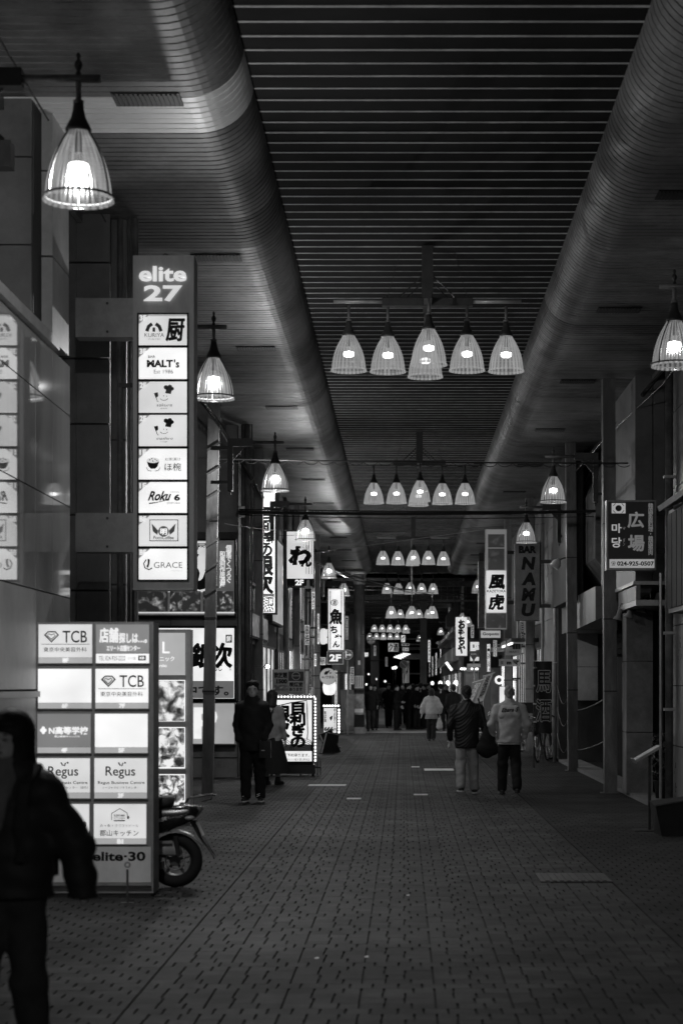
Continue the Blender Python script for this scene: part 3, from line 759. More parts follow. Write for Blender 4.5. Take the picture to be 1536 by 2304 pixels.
# --- second pylon with dish photographs
D2 = 22.0
S = Sign('pylon_sign', 'narrow pylon sign with lit dish photographs behind the scooter', 'sign', 330, 1416, 428, 1848, D2, .30, frame30)
S.rect(336, 1424, 417, 1519, lit45, 'lit_panel', 1)
S.text('L', 366, 1444, 382, 1470, white_glow, .01, lv=2); S.text('クリニック', 336, 1477, 393, 1488, white_glow, .01, lv=2); S.text('clinic', 345, 1494, 376, 1501, white_glow, .01, lv=2)
for k, (a, b) in enumerate(((1530, 1623), (1636, 1729), (1742, 1840))):
    S.rect(334, a, 417, b, lit90, 'lit_panel', 1); S.rect(337, a + 2, 415, b - (3 if k else 1), food('dish photo %d' % k, .85, 8 + 3 * k, k * 3.1, dark=.24), 'dish_photo', 2)
for a in (1524, 1630, 1736): S.rect(332, a - 4, 419, a + 4, sign_grey, 'rail', 1)
B(-S.w / 2, S.w / 2, 0, .30, -S.o.location.z, -.002).build('foot', sign_dark, S.o)

# --- signs on the wall of the building behind the gap
DW = 33.3
S = Sign('wall_sign', 'dark framed restaurant sign with dish photos and white vertical writing', 'sign', 300, 1212, 531, 1388, DW, .14, ink, .03, emit('sign dark photo', .03, .6, 3))
S.rect(304, 1218, 470, 1332, lit70, 'lit_panel', 0)
S.text('くいもの屋', 350, 1222, 465, 1238, ink, .01, lv=1); S.text('わん', 330, 1240, 474, 1330, ink, .07, lv=1, rough=.008)
S.text('個室でくつろぐ', 508, 1226, 521, 1312, white_glow, .01, True, lv=1); S.text('和風創作居酒屋', 494, 1240, 507, 1323, white_glow, .01, True, lv=1)
for k, (a, b) in enumerate(((304, 378), (383, 452), (457, 525))): S.rect(a, 1330, b, 1376, food('small dish photo %d' % k, .5, 7 + k * 2, 4 + k * 2.7, dark=.47), 'dish_photo', 2)
S.rect(302, 1377, 528, 1380, lit70, 'rule', 2)
S = Sign('wall_sign', 'large white lit sign with heavy brush characters behind the slender column', 'sign', 340, 1408, 532, 1577, DW, .16, ink, .04, lit90)
S.text('銀次', 430, 1448, 522, 1502, ink, .05, lv=1, rough=.008, shear=.1); S.text('の', 396, 1455, 428, 1500, ink, .06, lv=1, rough=.01); S.text('ぎんじ', 470, 1493, 500, 1510, ink, .015, lv=1, shear=.2)
S.rect(508, 1428, 522, 1446, ink, 'seal', 1); S.text('鮮', 510, 1430, 520, 1444, white_glow, .02, lv=3); S.text('R', 517, 1504, 521, 1509, ink_soft, lv=1)
S.rect(346, 1532, 526, 1571, lit25, 'lower_band', 1, .006); S.text('営業中です。', 360, 1542, 514, 1565, ink_soft, .03, lv=3)
S = Sign('parking_sign', 'low lit parking sign with a large white P behind the slender column', 'sign', 346, 1580, 530, 1676, DW, .14, metal_light, .02, lit45)
S.text('P', 436, 1592, 489, 1662, white_glow, .03, lv=1)

# --- tall vertical lit sign behind the second column
DV = 38.6
S = Sign('vertical_sign', 'tall lit vertical sign with brush characters and wave pattern behind a column', 'sign', 562, 1104, 622, 1382, DV, .28, ink, .03, lit90)
S.text('目利きの', 584, 1150, 612, 1250, ink, .05, True, lv=1, rough=.012); S.text('銀次', 572, 1250, 614, 1335, ink, .05, True, lv=1, rough=.012)
def waves(S, x0, x1, y0, y1, m, n=6, lv=1):
    for k in range(n):
        for c in range(2):
            cx = x0 + (x1 - x0) * (.25 + .55 * c); cyy = y1
            r = (y1 - y0) * (k + 1.2) / (n + 1)
            pts = [(cx + 1.1 * r * math.cos(a), cyy - r * math.sin(a)) for a in [math.pi * i / 12 for i in range(13)]]
            pts = [(min(max(x, x0), x1), min(max(y, y0), y1)) for x, y in pts]
            S.stroke(pts, 1.4, m, lv, 'wave_line')
S.rect(567, 1336, 617, 1377, mat('wave band', .25, .5, 0, .1, 5), 'wave_band', 1); waves(S, 568, 616, 1338, 1376, white_glow, 6, 3)
S.rect(604, 1345, 615, 1362, ink, 'seal', 4); S.text('鮮', 605, 1346, 614, 1361, white_glow, .02, lv=6)
B(-S.w / 2 - .32, -S.w / 2 - .001, .1, .16, 1.9, 1.98).build('bracket', metal_dark, S.o); B(-S.w / 2 - .32, -S.w / 2 - .001, .1, .16, .5, .58).build('bracket', metal_dark, S.o)
o = MB().tube([(WX(558, 37.5), 37.8, WZ(1087, 37.5)), (WX(575, 37.5), 37.8, WZ(1104, 37.5))], .018, 8)
tt = thing('sign_lamp', 'thin slanting fluorescent tube above the tall lit vertical sign', 'lamp', (0, 0, 0)); o.build('tube', tube_glow, tt)
B(WX(556, 37.5), WX(560, 37.5), 37.79, 38.6, WZ(1089, 37.5), WZ(1084, 37.5)).build('holder', metal_dark, tt)

# --- わん 2F
DN = 46.0
S = Sign('projecting_sign', 'pale lit projecting sign with brush hiragana above a 2F band', 'sign', 641, 1194, 707, 1321, DN, .3, ink, .02, lit70)
S.text('わ', 648, 1228, 700, 1272, ink, .06, lv=1, rough=.012, shear=.15); S.text('ん', 676, 1252, 702, 1276, ink, .07, lv=1, rough=.012)
for x, y0_, y1_ in ((689, 1215, 1292), (695, 1200, 1292), (701, 1210, 1292)): S.stroke([(x, y0_), (x, y1_)], 1.3, ink_pale, 0, 'stripe')
S.text('くいもの屋', 672, 1222, 694, 1240, ink_pale, lv=1, rot=-25)
S.rect(643, 1302, 705, 1319, ink, 'band', 1, .008); S.text('2F', 664, 1304, 683, 1317, white_glow, .045, lv=4)
B(-S.w / 2 - .3, -S.w / 2 - .001, .12, .2, 1.1, 1.2).build('bracket', metal_dark, S.o); B(-S.w / 2 - .3, -S.w / 2 - .001, .12, .2, .2, .3).build('bracket', metal_dark, S.o)
cmr = thing('dome_camera', 'dome security camera hanging under the brush hiragana 2F sign', 'camera', (WX(693, 45.8), 45.9, WZ(1332, 45.8)))
MB().lathe([(.001, 0), (.05, .012), (.075, .05), (.075, .09)], 16).build('dome', glass_dark, cmr, True); MB().lathe([(.085, .085), (.085, .14), (.04, .16), (.03, .3)], 16, capt=True).build('body', white_print, cmr, True)
B(-.3, 0, .1, .13, .22, .25).build('arm', metal_dark, cmr)
B(-.02, .02, 0, .13, .2, .25).build('mount', metal_dark, cmr)

# --- fish sign 2F
DF = 58.5
S = Sign('vertical_sign', 'tall white lit sign with fish shaped character and a boxed 2F at its foot', 'sign', 737, 1324, 775, 1464, DF, .3, metal_light, .03, lit90)
S.rect(742, 1329, 744, 1460, ink_pale, 'stripe', 0); S.rect(767, 1329, 769, 1460, ink_pale, 'stripe', 0)
S.disc(752, 1356, 8, ink_soft, 1, 'seal'); S.disc(752, 1356, 6.8, lit70, 2, 'seal'); S.text('酒', 748, 1351, 756, 1361, ink, .02, lv=3)
S.text('魚', 741, 1371, 768, 1404, ink, .055, lv=1, rough=.02, shear=.1); S.text('ち', 743, 1408, 759, 1425, ink, .05, lv=1); S.text('ゃ', 752, 1427, 769, 1441, ink, .05, lv=1); S.text('ん', 748, 1442, 764, 1457, ink, .05, lv=1)
B(S.lx(735), S.lx(772), .0, .3, S.lz(1495), S.lz(1465.5)).build('floor_box', white_print, S.o); S.rect(736.5, 1467, 770.5, 1493.5, sign_dark, 'floor_face', 1); S.text('2F', 741, 1472, 767, 1488, white_glow, .04, lv=3)
B(-S.w / 2 - .75, -S.w / 2 - .001, .1, .15, 1.5, 1.55).build('bracket', metal_dark, S.o); B(-S.w / 2 - .75, -S.w / 2 - .001, .1, .15, .4, .45).build('bracket', metal_dark, S.o)

# --- round sign
S = Sign('round_sign', 'round grey hanging sign with a bottle drawing and katakana', 'sign', 719, 1503, 757, 1541, 55.0, .1, None)
for o in list(S.o.children): bpy.data.objects.remove(o)
r = S.w / 2
MB().lathe([(.001, 0), (r, 0), (r, .1), (.001, .1)], 36).build('housing', metal_mid, S.o)
bpy.context.view_layer.update()
hz = [o for o in S.o.children][0]; hz.rotation_euler = (R(90), 0, 0); hz.location = (0, .1, r)
S.lv = .002; S.disc(738, 1522, 18, lit25, 0, 'face', 36); S.disc(738, 1522, 18.9, metal_light, -1, 'rim', 36)
S.poly([(729, 1514), (733, 1510), (738, 1510), (741, 1507), (742, 1509), (739, 1513), (735, 1518), (730, 1518)], ink, 2, 'bottle'); S.poly([(740, 1513), (746, 1513), (743, 1517)], ink, 2, 'cup'); S.text('ワタル', 733, 1520, 752, 1527, ink, .03, lv=2); S.text('郡山', 724, 1522, 731, 1526, ink, .02, lv=2)
B(-.55, -r + .01, .04, .07, r, r + .04).build('bracket', metal_dark, S.o)

# --- paper lanterns
def lantern(x, y, rx, ry, D, label, lit=lit70):
    t = thing('paper_lantern', label, 'lantern', (WX(x, D), D, WZ(y + ry, D)), 0, 'paper lanterns on the left shopfronts')
    a, b = rx / F * D, ry / F * D
    pr = []
    for i in range(25):
        q = math.pi * i / 24; rr = max(.25, math.sin(q) ** .55) * a * (1 + .02 * math.cos(i * math.pi)); pr.append((rr, b - b * math.cos(q)))
    MB().lathe(pr, 20).build('paper', lit, t, True)
    MB().lathe([(a * .3, -.03), (a * .3, .01)], 14, capb=True).build('base_ring', ink, t); MB().lathe([(a * .3, 2 * b - .01), (a * .3, 2 * b + .03)], 14, capt=True).build('top_ring', ink, t)
    B(-.35 if x < 900 else 0, 0 if x < 900 else .35, -.01, .01, 2 * b + .03, 2 * b + .05).build('hanger', metal_dark, t)
lantern(727, 1432, 8.5, 18, 56, 'pale paper lantern left of the tall fish sign'); lantern(736, 1432, 7, 16, 59, 'paper lantern half hidden by the tall fish sign')
lantern(741, 1546, 15, 18, 56.5, 'fat lit paper lantern below the round hanging sign', lit90)

# --- framed lit board on wheels
DB = 33.9
S = Sign('standing_board', 'wheeled lit standing board with bulb border and large brush characters', 'sign board', 605, 1573, 704, 1722, DB, .22, ink, .02, lit90)
S.stroke([(612, 1592), (655, 1582), (690, 1577), (691, 1595), (692, 1650), (691, 1664)], 2.2, ink, 1, 'brush_border')
S.text('目利きの', 652, 1582, 686, 1682, ink, .055, True, lv=1, rough=.01); S.text('銀次', 618, 1588, 651, 1660, ink, .055, True, lv=1, rough=.01); S.text('ぎんじ', 634, 1655, 646, 1680, ink, .01, True, lv=1)
S.rect(607, 1676, 702, 1691, mat('wave print', .32, .5, 0, .1, 5), 'wave_band', 0); waves(S, 608, 701, 1660, 1691, ink_soft, 7, 2)
S.text('100名様ご予約承ります。', 612, 1696, 696, 1704, ink, .01, lv=1); S.text('024-925-2188　目利きの銀次 郡山駅前店', 612, 1707, 697, 1713, ink, 0, lv=1)
S.rect(606, 1714, 703, 1721, ink, 'lower_panel', 2, .006)
b = MB(); hw = S.w / 2
b.box(-hw, hw + .06, .02, .12, S.h + .002, S.h + .07); b.box(hw + .005, hw + .075, .02, .12, .05, S.h + .07)
b.build('bulb_rail', metal_light, S.o)
bl = MB().ell((0, 0, 0), (.017, .014, .017), 8, 6).mesh('bulb', emit('small bulb', 3.0))
for i in range(14): put('bulb', bl, S.o, (-hw + .05 + i * (2 * hw) / 13.5, .012, S.h + .036))
for i in range(20): put('bulb', bl, S.o, (hw + .04, .012, .08 + i * (S.h - .05) / 19.5))
B(-hw - .02, hw + .04, -.05, .30, -.16, -.002).build('base', black_plastic, S.o); B(-hw - .02, hw + .14, .0, .30, -.06, -.03).build('foot_rail', metal_dark, S.o)
for x in (-hw + .05, hw): MB().tube([(x - .02, .02, -.16), (x + .02, .02, -.16)], .045, 12).build('caster', rubber, S.o)
S.o.location.z = .205
for x in (hw + .08, hw + .13): MB().tube([(x, .1, -.19), (x, .1, .08)], .012, 6).build('adjuster', metal_mid, S.o)
S = Sign('poster_board', 'pale board with two posters above the wheeled brush board', 'sign board', 612, 1506, 684, 1562, 34.3, .03, mat('poster board white', .7, .6, 0, .1, 9))
S.rect(616, 1512, 648, 1553, mat('poster grey', .55, .6, 0, .2, 20), 'poster', 0); S.text('飲放題', 617, 1513, 646, 1525, ink, .04, lv=1); S.text('1500', 622, 1528, 646, 1538, ink, .06, lv=1); S.rect(617, 1541, 647, 1552, food('poster photo', .12, 12, 9), 'picture', 1)
S.rect(649, 1511, 683, 1532, sign_dark, 'poster', 0); S.disc(666, 1521, 9.5, white_print, 1); S.disc(666, 1521, 8, sign_dark, 2); S.rect(658, 1520, 674, 1521.5, white_print, 'rule', 3)
S.rect(649, 1532.5, 683, 1558, mat('poster white', .8, .6, 0, .1, 20), 'poster', 0); S.text('喫煙室', 651, 1535, 681, 1545, ink, .03, lv=1); S.text('あります', 651, 1547, 680, 1555, ink, .03, lv=1)
for x in (620, 676): MB().tube([(S.lx(x), .015, .0), (S.lx(x), .015, -(S.o.location.z))], .012, 6).build('leg', metal_mid, S.o)

# --- bulb-bordered menu board 666
DM = 49.0
S = Sign('standing_board', 'small lit menu board bordered with round bulbs and the price 666', 'sign board', 727, 1592, 758, 1650, DM, .18, ink, .012, lit70)
S.text('卓上抄速サワー', 750, 1594, 756, 1634, ink, .01, True, lv=1); S.text('飲み放題', 729, 1600, 734, 1625, ink, .02, True, lv=1); S.text('666', 729, 1635, 750, 1645, ink, .05, lv=1); S.text('円', 751, 1638, 756, 1645, ink, .01, lv=1); S.poly([(741, 1615), (745, 1611), (748, 1610), (747, 1617), (744, 1622)], ink, 1, 'figure')
hw = S.w / 2
B(-hw - .02, hw + .1, .06, .14, S.h + .002, S.h + .09).build('bulb_rail', ink, S.o); B(hw + .004, hw + .1, .06, .14, 0, S.h).build('bulb_rail', ink, S.o)
bl = MB().ell((0, 0, 0), (.03, .025, .03), 8, 6).mesh('bulb', emit('round bulb', 2.2))
for i in range(6): put('bulb', bl, S.o, (-hw + .02 + i * .075, .045, S.h + .045))
for i in range(9): put('bulb', bl, S.o, (hw + .05, .045, .03 + i * .073))
B(-hw, hw, .02, .3, -.36, -.002).build('base', metal_dark, S.o)
B(-hw - .05, hw + .1, -.02, .4, -S.o.location.z, -.361).build('foot', black_plastic, S.o)

# leaning A-boards beside it
for i, (x, y, hh, an, lb) in enumerate(((735, 1696, .55, 14, 'dark folding menu board leaning left of the price board'), (752, 1694, .6, -22, 'pale edged folding menu board leaning in front of the price board'), (742, 1693, .42, 6, 'low folding menu board between two leaning boards'))):
    D = DG(y); t = thing('menu_board', lb, 'menu board', (WX(x, D), D, 0), 0, 'folding menu boards on the left pavement')
    for s in (-1, 1):
        B(-.17, .17, -.012, .012, 0, hh, Matrix.Rotation(R(s * 13), 3, 'X') @ Matrix.Rotation(R(an), 3, 'Y'), (0, s * .14, 0)).build('leaf', walldark if s < 0 else black_plastic, t).location = (0, s * .01, 0)
        B(-.15, -.12, -.017, -.012, .02, hh - .02, Matrix.Rotation(R(s * 13), 3, 'X') @ Matrix.Rotation(R(an), 3, 'Y'), (0, s * .14, 0)).build('edge_strip', white_print, t)

# --- right side: dark square sign with telephone number
DH = 27.2
S = Sign('projecting_sign', 'dark square sign with large kanji, hangul, a flag and a telephone number', 'sign', 1363, 1125, 1475, 1283, DH, .2, metal_light, .025, sign_dark)
S.rect(1370, 1258, 1471, 1278, emit('dim lit white', .26), 'number_panel', 0); S.text('☎', 1374, 1263, 1384, 1273, ink, .01, lv=1); S.text('024-925-0507', 1387, 1263, 1470, 1273, ink, .035, lv=1)
kp = emit('dim lit lettering', .11, .1); wpd = emit('dim lit white lettering', .30, .1)
S.text('広', 1411, 1152, 1447, 1187, kp, .03, lv=1); S.text('場', 1412, 1204, 1448, 1240, kp, .03, lv=1); S.text('마', 1375, 1178, 1397, 1199, wpd, .02, lv=1); S.text('당', 1375, 1209, 1397, 1232, wpd, .02, lv=1)
S.text('マ', 1399, 1186, 1406, 1192, kp, 0, lv=1); S.text('ダン', 1400, 1211, 1405, 1228, kp, 0, True, lv=1)
S.text('韓国家庭料理・韓国焼肉', 1457, 1132, 1468, 1249, kp, .015, True, lv=1)
S.rect(1375, 1132, 1406, 1155, wpd, 'flag_field', 0); S.disc(1390.5, 1143.5, 7, ink_soft, 1, 'flag_disc')
for sx in (-1, 1):
    for sy in (-1, 1):
        for k in (-1.7, 0, 1.7): S.stroke([(1390.5 + sx * 11 + k * .8 * sy * -sx - 1.6 * sy * sx * 0, 1143.5 + sy * 6.5 + k), (1390.5 + sx * 8.2 + k * .8 * sy * -sx, 1143.5 + sy * 9.2 + k)], 1.1, ink, 1, 'flag_bar')
B(S.w / 2, S.w / 2 + .55, .08, .14, .25, .33).build('bracket', metal_dark, S.o); B(S.w / 2, S.w / 2 + .55, .08, .14, .8, .88).build('bracket', metal_dark, S.o)

# --- 風虎
DK = 44.5
S = Sign('vertical_sign', 'tall sign with KAZETORA brush kanji between dark photographs', 'sign', 1091, 1190, 1140, 1416, DK, .3, metal_light, .012, lit25)
S.rect(1097, 1202, 1134, 1232, food('dark photo 1', .06, 8, 1.2), 'photo', 0); S.rect(1097, 1234, 1134, 1282, food('dark photo 2', .04, 6, 5.2), 'photo', 0)
S.rect(1093, 1284, 1138, 1378, lit70, 'lit_panel', 0); S.text('風', 1098, 1293, 1134, 1325, ink, .045, lv=1, rough=.02, shear=.12); S.text('KAZETORA', 1095, 1327, 1137, 1333, ink, .012, lv=1); S.text('虎', 1098, 1337, 1134, 1372, ink, .04, lv=1, rough=.02, shear=.12)
S.rect(1093, 1380, 1138, 1413, food('dark photo 3', .07, 9, 7.7), 'photo', 0)
B(S.w / 2, S.w / 2 + 1.1, .1, .16, .6, .68).build('bracket', metal_dark, S.o); B(S.w / 2, S.w / 2 + 1.1, .1, .16, 1.8, 1.88).build('bracket', metal_dark, S.o)
S = Sign('projecting_sign', 'plain grey sign slab edge on behind the brush kanji sign', 'sign', 1076, 1262, 1090, 1412, 46.5, .5, metal_mid)
for i in range(7): S.disc(1087, 1280 + i * 20, 1.5, ink, 0, 'bolt', 8)
B(S.w / 2, S.w / 2 + 1.5, .2, .26, .6, .68).build('bracket', metal_dark, S.o)
S = Sign('small_sign', 'small framed white sign hanging below the brush kanji sign', 'sign', 1079, 1417, 1127, 1437, 45.5, .2, ink, .018, lit45)
S.text('Goquuto', 1085, 1423, 1122, 1431, ink, .03, lv=1); B(-.04, .04, .08, .12, S.h, S.h + .25).build('hanger', metal_dark, S.o)

# --- ribbed bar sign
DA = 42.0
S = Sign('vertical_sign', 'dark ribbed vertical sign reading BAR NAMU in black letters', 'sign', 1157, 1224, 1213, 1397, DA, .2, sign_dark)
rm = B(-.008, .008, -.012, .012, .01, S.h - .01).mesh('rib', sign_grey)
nr = 22
for i in range(nr): put('rib', rm, S.o, (-S.w / 2 + (i + .5) * S.w / nr, 0, 0))
S.lv = .014
S.text('BAR', 1166, 1228, 1206, 1245, ink, .06, lv=1)
for i, ch in enumerate('NAMU'): S.text(ch, 1172, 1253 + i * 35, 1204, 1282 + i * 35, ink, .06, lv=1, shear=.15, name='letter')
B(S.w / 2, S.w / 2 + .55, .08, .14, .3, .38).build('bracket', metal_dark, S.o); B(S.w / 2, S.w / 2 + .55, .08, .14, 1.3, 1.38).build('bracket', metal_dark, S.o)

# --- mall signs under it
am = Sign('projecting_sign', 'dark square sign with rounded black letters beside the flags', 'sign', 1137, 1436, 1172, 1474, 49.5, .15, sign_grey)
am.text('am', 1142, 1443, 1170, 1461, ink, .08, lv=1); am.text('MART', 1145, 1464, 1167, 1469, ink_soft, .02, lv=1); B(am.w / 2, am.w / 2 + .7, .05, .1, .2, .26).build('bracket', metal_dark, am.o)
am = Sign('projecting_sign', 'low grey strip sign with black letters below the dark square sign', 'sign', 1122, 1483, 1171, 1499, 49.5, .12, sign_grey)
am.text('m マ', 1139, 1486, 1167, 1496, ink, .07, lv=1); am.text('薬', 1125, 1487, 1132, 1495, ink_soft, .02, lv=1); B(am.w / 2, am.w / 2 + .7, .05, .1, .05, .1).build('bracket', metal_dark, am.o)

# --- hiragana sign and road signs at the crossing
S = Sign('vertical_sign', 'white vertical sign with four black hiragana over the crossing', 'sign', 1024, 1388, 1051, 1476, 66, .25, metal_light, .012, lit70)
S.text('おもちや', 1029, 1394, 1047, 1471, ink, .07, True, lv=1)
B(S.w / 2, S.w / 2 + 1.3, .1, .16, .5, .6).build('bracket', metal_dark, S.o)
t = thing('stop_sign', 'inverted triangle road sign on a grey arm near the hiragana sign', 'road sign', (WX(1065, 65), 65, WZ(1488, 65)))
MB().prism([(0, 0), (.22, .36), (-.22, .36)], 0, .02).build('plate', sign_dark, t); MB().prism([(0, .045), (.175, .335), (-.175, .335)], -.005, -.001).build('face', mat('stop sign face', .05, .5, 0, .1, 5), t)
vs_, fs_ = glyphs('止まれ', .02); a_ = vs_[:, :2]; a_ = (a_ - a_.min(0)) / (a_.max(0) - a_.min(0))
mb = MB(); mb.v = [(x * .2 - .1, -.009, .22 + z * .07) for x, z in a_]; mb.f = fs_; mb.build('lettering', white_print, t)
B(-.23, .23, 0, .015, -.21, -.08).build('lower_plate', sign_grey, t); MB().tube([(.0, .05, -WZ(1488, 65)), (0, .05, .36)], .03, 8).build('post', metal_mid, t)
def round_sign(x, y, r, D, label, kind):
    t = thing('round_road_sign', label, 'road sign', (WX(x, D), D, 0)); z = WZ(y, D); q = r / F * D
    def disc(rr, y0, y1): return MB().prism([(rr * math.cos(2 * math.pi * i / 28), z + rr * math.sin(2 * math.pi * i / 28)) for i in range(28)], y0, y1)
    disc(q, 0, .02).build('plate', sign_grey, t); disc(q * .88, -.004, -.001).build('face', sign_dark, t)
    if kind == 'arrow':
        B(-q * .45, -q * .25, -.008, -.005, z - q * .6, z + q * .5).build('arrow_stem', white_print, t); B(-q * .25, q * .35, -.008, -.005, z - q * .15, z + q * .05).build('arrow_stem', white_print, t)
        MB().prism([(-q * .65, z + q * .4), (-q * .05, z + q * .4), (-q * .35, z + q * .8)], -.008, -.005).build('arrow_head', white_print, t); MB().prism([(q * .35, z - q * .35), (q * .75, z - q * .05), (q * .35, z + q * .25)], -.008, -.005).build('arrow_head', white_print, t)
    else: B(-q * .08, q * .08, -.008, -.005, z - q * .85, z + q * .85, Matrix.Rotation(R(-45), 3, 'Y')).build('slash', sign_grey, t)
    MB().tube([(0, .05, 0), (0, .05, z + q)], .03, 8).build('post', metal_mid, t)
round_sign(782, 1473, 11.5, 62, 'round road sign with arrows beside the 2F box', 'arrow'); round_sign(908, 1495, 9.5, 100, 'round no parking sign far down the street', 'slash')

# --- flags and the dark banner
def flag(x0, y0, w_, h_, D, lean, label, m, txt, tm):
    t = thing('banner_flag', label, 'flag', (WX(x0, D), D, 0), 0, 'slanting shop flags on the right'); z = WZ(y0, D); W, H = w_ / F * D, h_ / F * D
    ln = R(lean)
    def P(u, v): return (u * math.cos(ln) - (1 - v) * -H * math.sin(ln) * -1 + 0, .05 * math.sin(u * 9 + v * 5), z - (1 - v) * H * math.cos(ln) + u * math.sin(R(16)))
    mb = MB(); nu, nv = 6, 12
    vs = [P(W * i / nu, j / nv) for j in range(nv + 1) for i in range(nu + 1)]
    fs = [(j * (nu + 1) + i, j * (nu + 1) + i + 1, (j + 1) * (nu + 1) + i + 1, (j + 1) * (nu + 1) + i) for j in range(nv) for i in range(nu)]
    mb.add(vs, fs); mb.build('cloth', m, t, True)
    v, f = glyphs(txt, .04, True); a = v[:, :2]; a = (a - a.min(0)) / (a.max(0) - a.min(0)); mb = MB()
    mb.v = [tuple(np.array(P(W * (.2 + .6 * u), .06 + .86 * q)) + np.array([0, -.02, 0])) for u, q in a]; mb.f = f; mb.build('lettering', tm, t)
    MB().tube([P(-.05, 1), P(W + .05, 1)], .012, 6).build('crossbar', white_print, t)
    MB().tube([(P(W, 1)[0], .09, P(W, 1)[2] + .1), (P(W, 0)[0], .09, P(W, 0)[2]), (P(W, 0)[0] + .05, .09, .06)], .012, 6).build('pole', metal_light, t); MB().lathe([(.15, 0), (.14, .06), (.02, .09)], 14, c=(P(W, 0)[0] + .05, .09, 0), capb=True).build('foot', black_plastic, t)
flag(1065, 1535, 26, 62, 52, 24, 'grey shop flag with white brush writing leaning left', mat('flag grey', .22, .8, 0, .2, 6), '旬味酒場', white_print)
flag(1090, 1520, 20, 66, 53.5, 20, 'pale shop flag with black brush writing behind the grey flag', mat('flag pale', .55, .8, 0, .15, 6), '居酒屋', ink)
D = 37.3
t = thing('hanging_banner', 'dark cloth banner with outlined brush characters beside the bicycle', 'banner', (WX(1222, D), D, WZ(1650, D)))
W, H = 38 / F * D, 162 / F * D
mb = MB(); nv = 16
vs = [(-W / 2 + W * i / 6, .02 * math.sin(i * 1.3 + j * .4), H * j / nv) for j in range(nv + 1) for i in range(7)]
mb.add(vs, [(j * 7 + i, j * 7 + i + 1, (j + 1) * 7 + i + 1, (j + 1) * 7 + i) for j in range(nv) for i in range(6)]); mb.build('cloth', mat('banner cloth', .028, .85, 0, .2, 6), t, True)
for nm, bo, mm, yy in (('lettering_outline', .045, mat('banner outline', .6, .7, 0, .1, 8), -.026), ('lettering', .022, mat('banner letter', .03, .8, 0, .1, 8), -.032)):
    for k, ch in enumerate('馬酒'):
        v, f = glyphs(ch, bo); a = v[:, :2]; sc_ = W * .92 / 1.0; a = (a - np.array([.5 * (a[:, 0].min() + a[:, 0].max()), .5 * (a[:, 1].min() + a[:, 1].max())])) * sc_
        mb = MB()
        for q in range(8 if nm == 'lettering_outline' else 1):
            ox, oz = (.014 * math.cos(q * .785), .014 * math.sin(q * .785)) if nm == 'lettering_outline' else (0, 0)
            mb.add([(x + ox, yy - .0003 * q, H * (.72 - .4 * k) + z * 1.55 + oz) for x, z in a], f)
        mb.build(nm, mm, t)
MB().tube([(-W / 2 - .03, .03, H + .01), (W / 2 + .1, .03, H - .03)], .01, 6).build('crossbar', white_print, t); MB().tube([(-W / 2 - .02, .05, -t.location.z), (-W / 2 - .02, .05, H)], .012, 6).build('pole', metal_dark, t)
for i in range(4): B(-W / 2 - .03, -W / 2 + .03, .0, .06, H * (.15 + .25 * i), H * (.15 + .25 * i) + .03).build('tie', white_print, t)
# ------------------------------------------------------------------ buildings
stone = mat('polished stone', .75, .035, .3, .22, 1.2, stretch=(1, 1, .22), spec=1.0, rvar=.015)
stone_rough = mat('stone cladding', .28, .6, 0, .25, 2.5, .2, 60, grime=.4)
stone_matt = mat('honed stone', .5, .5, 0, .2, 1.5, grime=.2)
marble = mat('pale marble', .30, .3, 0, .22, 2.2, grime=.25)
panelm = mat('metal cladding', .18, .45, 0, .2, 2.0, grime=.3)
panel_pale = mat('pale cladding', .5, .5, 0, .15, 2.0, grime=.3)
shutter_m = mat('roller shutter', .12, .45, .2, .2, 4)
warm = emit('lit shop interior', 1.5, .7, 1.3)
dimglow = emit('dim lit window', .45, .7, 2.0)

def panels(par, X, d0, d1, z0, z1, nd, nz, m, side, th=.03, gap=.012, name='wall_panel'):
    """cladding on a wall along the street (side -1: left wall, face towards +x)"""
    sd, sz = (d1 - d0) / nd, (z1 - z0) / nz
    x0, x1 = (X, X + th) if side < 0 else (X - th, X)
    me = B(x0, x1, 0, sd - gap, 0, sz - gap).mesh(name, m)
    for i in range(nd):
        for j in range(nz): put(name, me, par, (random.uniform(-.0015, .0015), d0 + i * sd, z0 + j * sz))
def fpanels(par, D, x0, x1, z0, z1, nx, nz, m, th=.03, gap=.012, name='wall_panel'):
    """cladding on a wall facing the camera"""
    sx, sz = (x1 - x0) / nx, (z1 - z0) / nz
    me = B(0, sx - gap, -th, 0, 0, sz - gap).mesh(name, m)
    for i in range(nx):
        for j in range(nz): put(name, me, par, (x0 + i * sx, D + random.uniform(-.0015, .0015), z0 + j * sz))
def window(par, X, d0, d1, z0, z1, side, m=None, mull=0, name='window'):
    s = -side
    f = MB(); t = .05
    xa, xb = (X, X + .05) if side < 0 else (X - .05, X)
    f.box(xa, xb, d0, d1, z0, z0 + t); f.box(xa, xb, d0, d1, z1 - t, z1); f.box(xa, xb, d0, d0 + t, z0 + t, z1 - t); f.box(xa, xb, d1 - t, d1, z0 + t, z1 - t)
    for i in range(mull):
        q = d0 + (d1 - d0) * (i + 1) / (mull + 1); f.box(xa, xb, q - .02, q + .02, z0 + t, z1 - t)
    wn = f.build(name, metal_dark, par)
    B(*((X + .005, X + .02) if side < 0 else (X - .02, X - .005)), d0 + t, d1 - t, z0 + t, z1 - t).build('pane', m or glass_dark, wn)

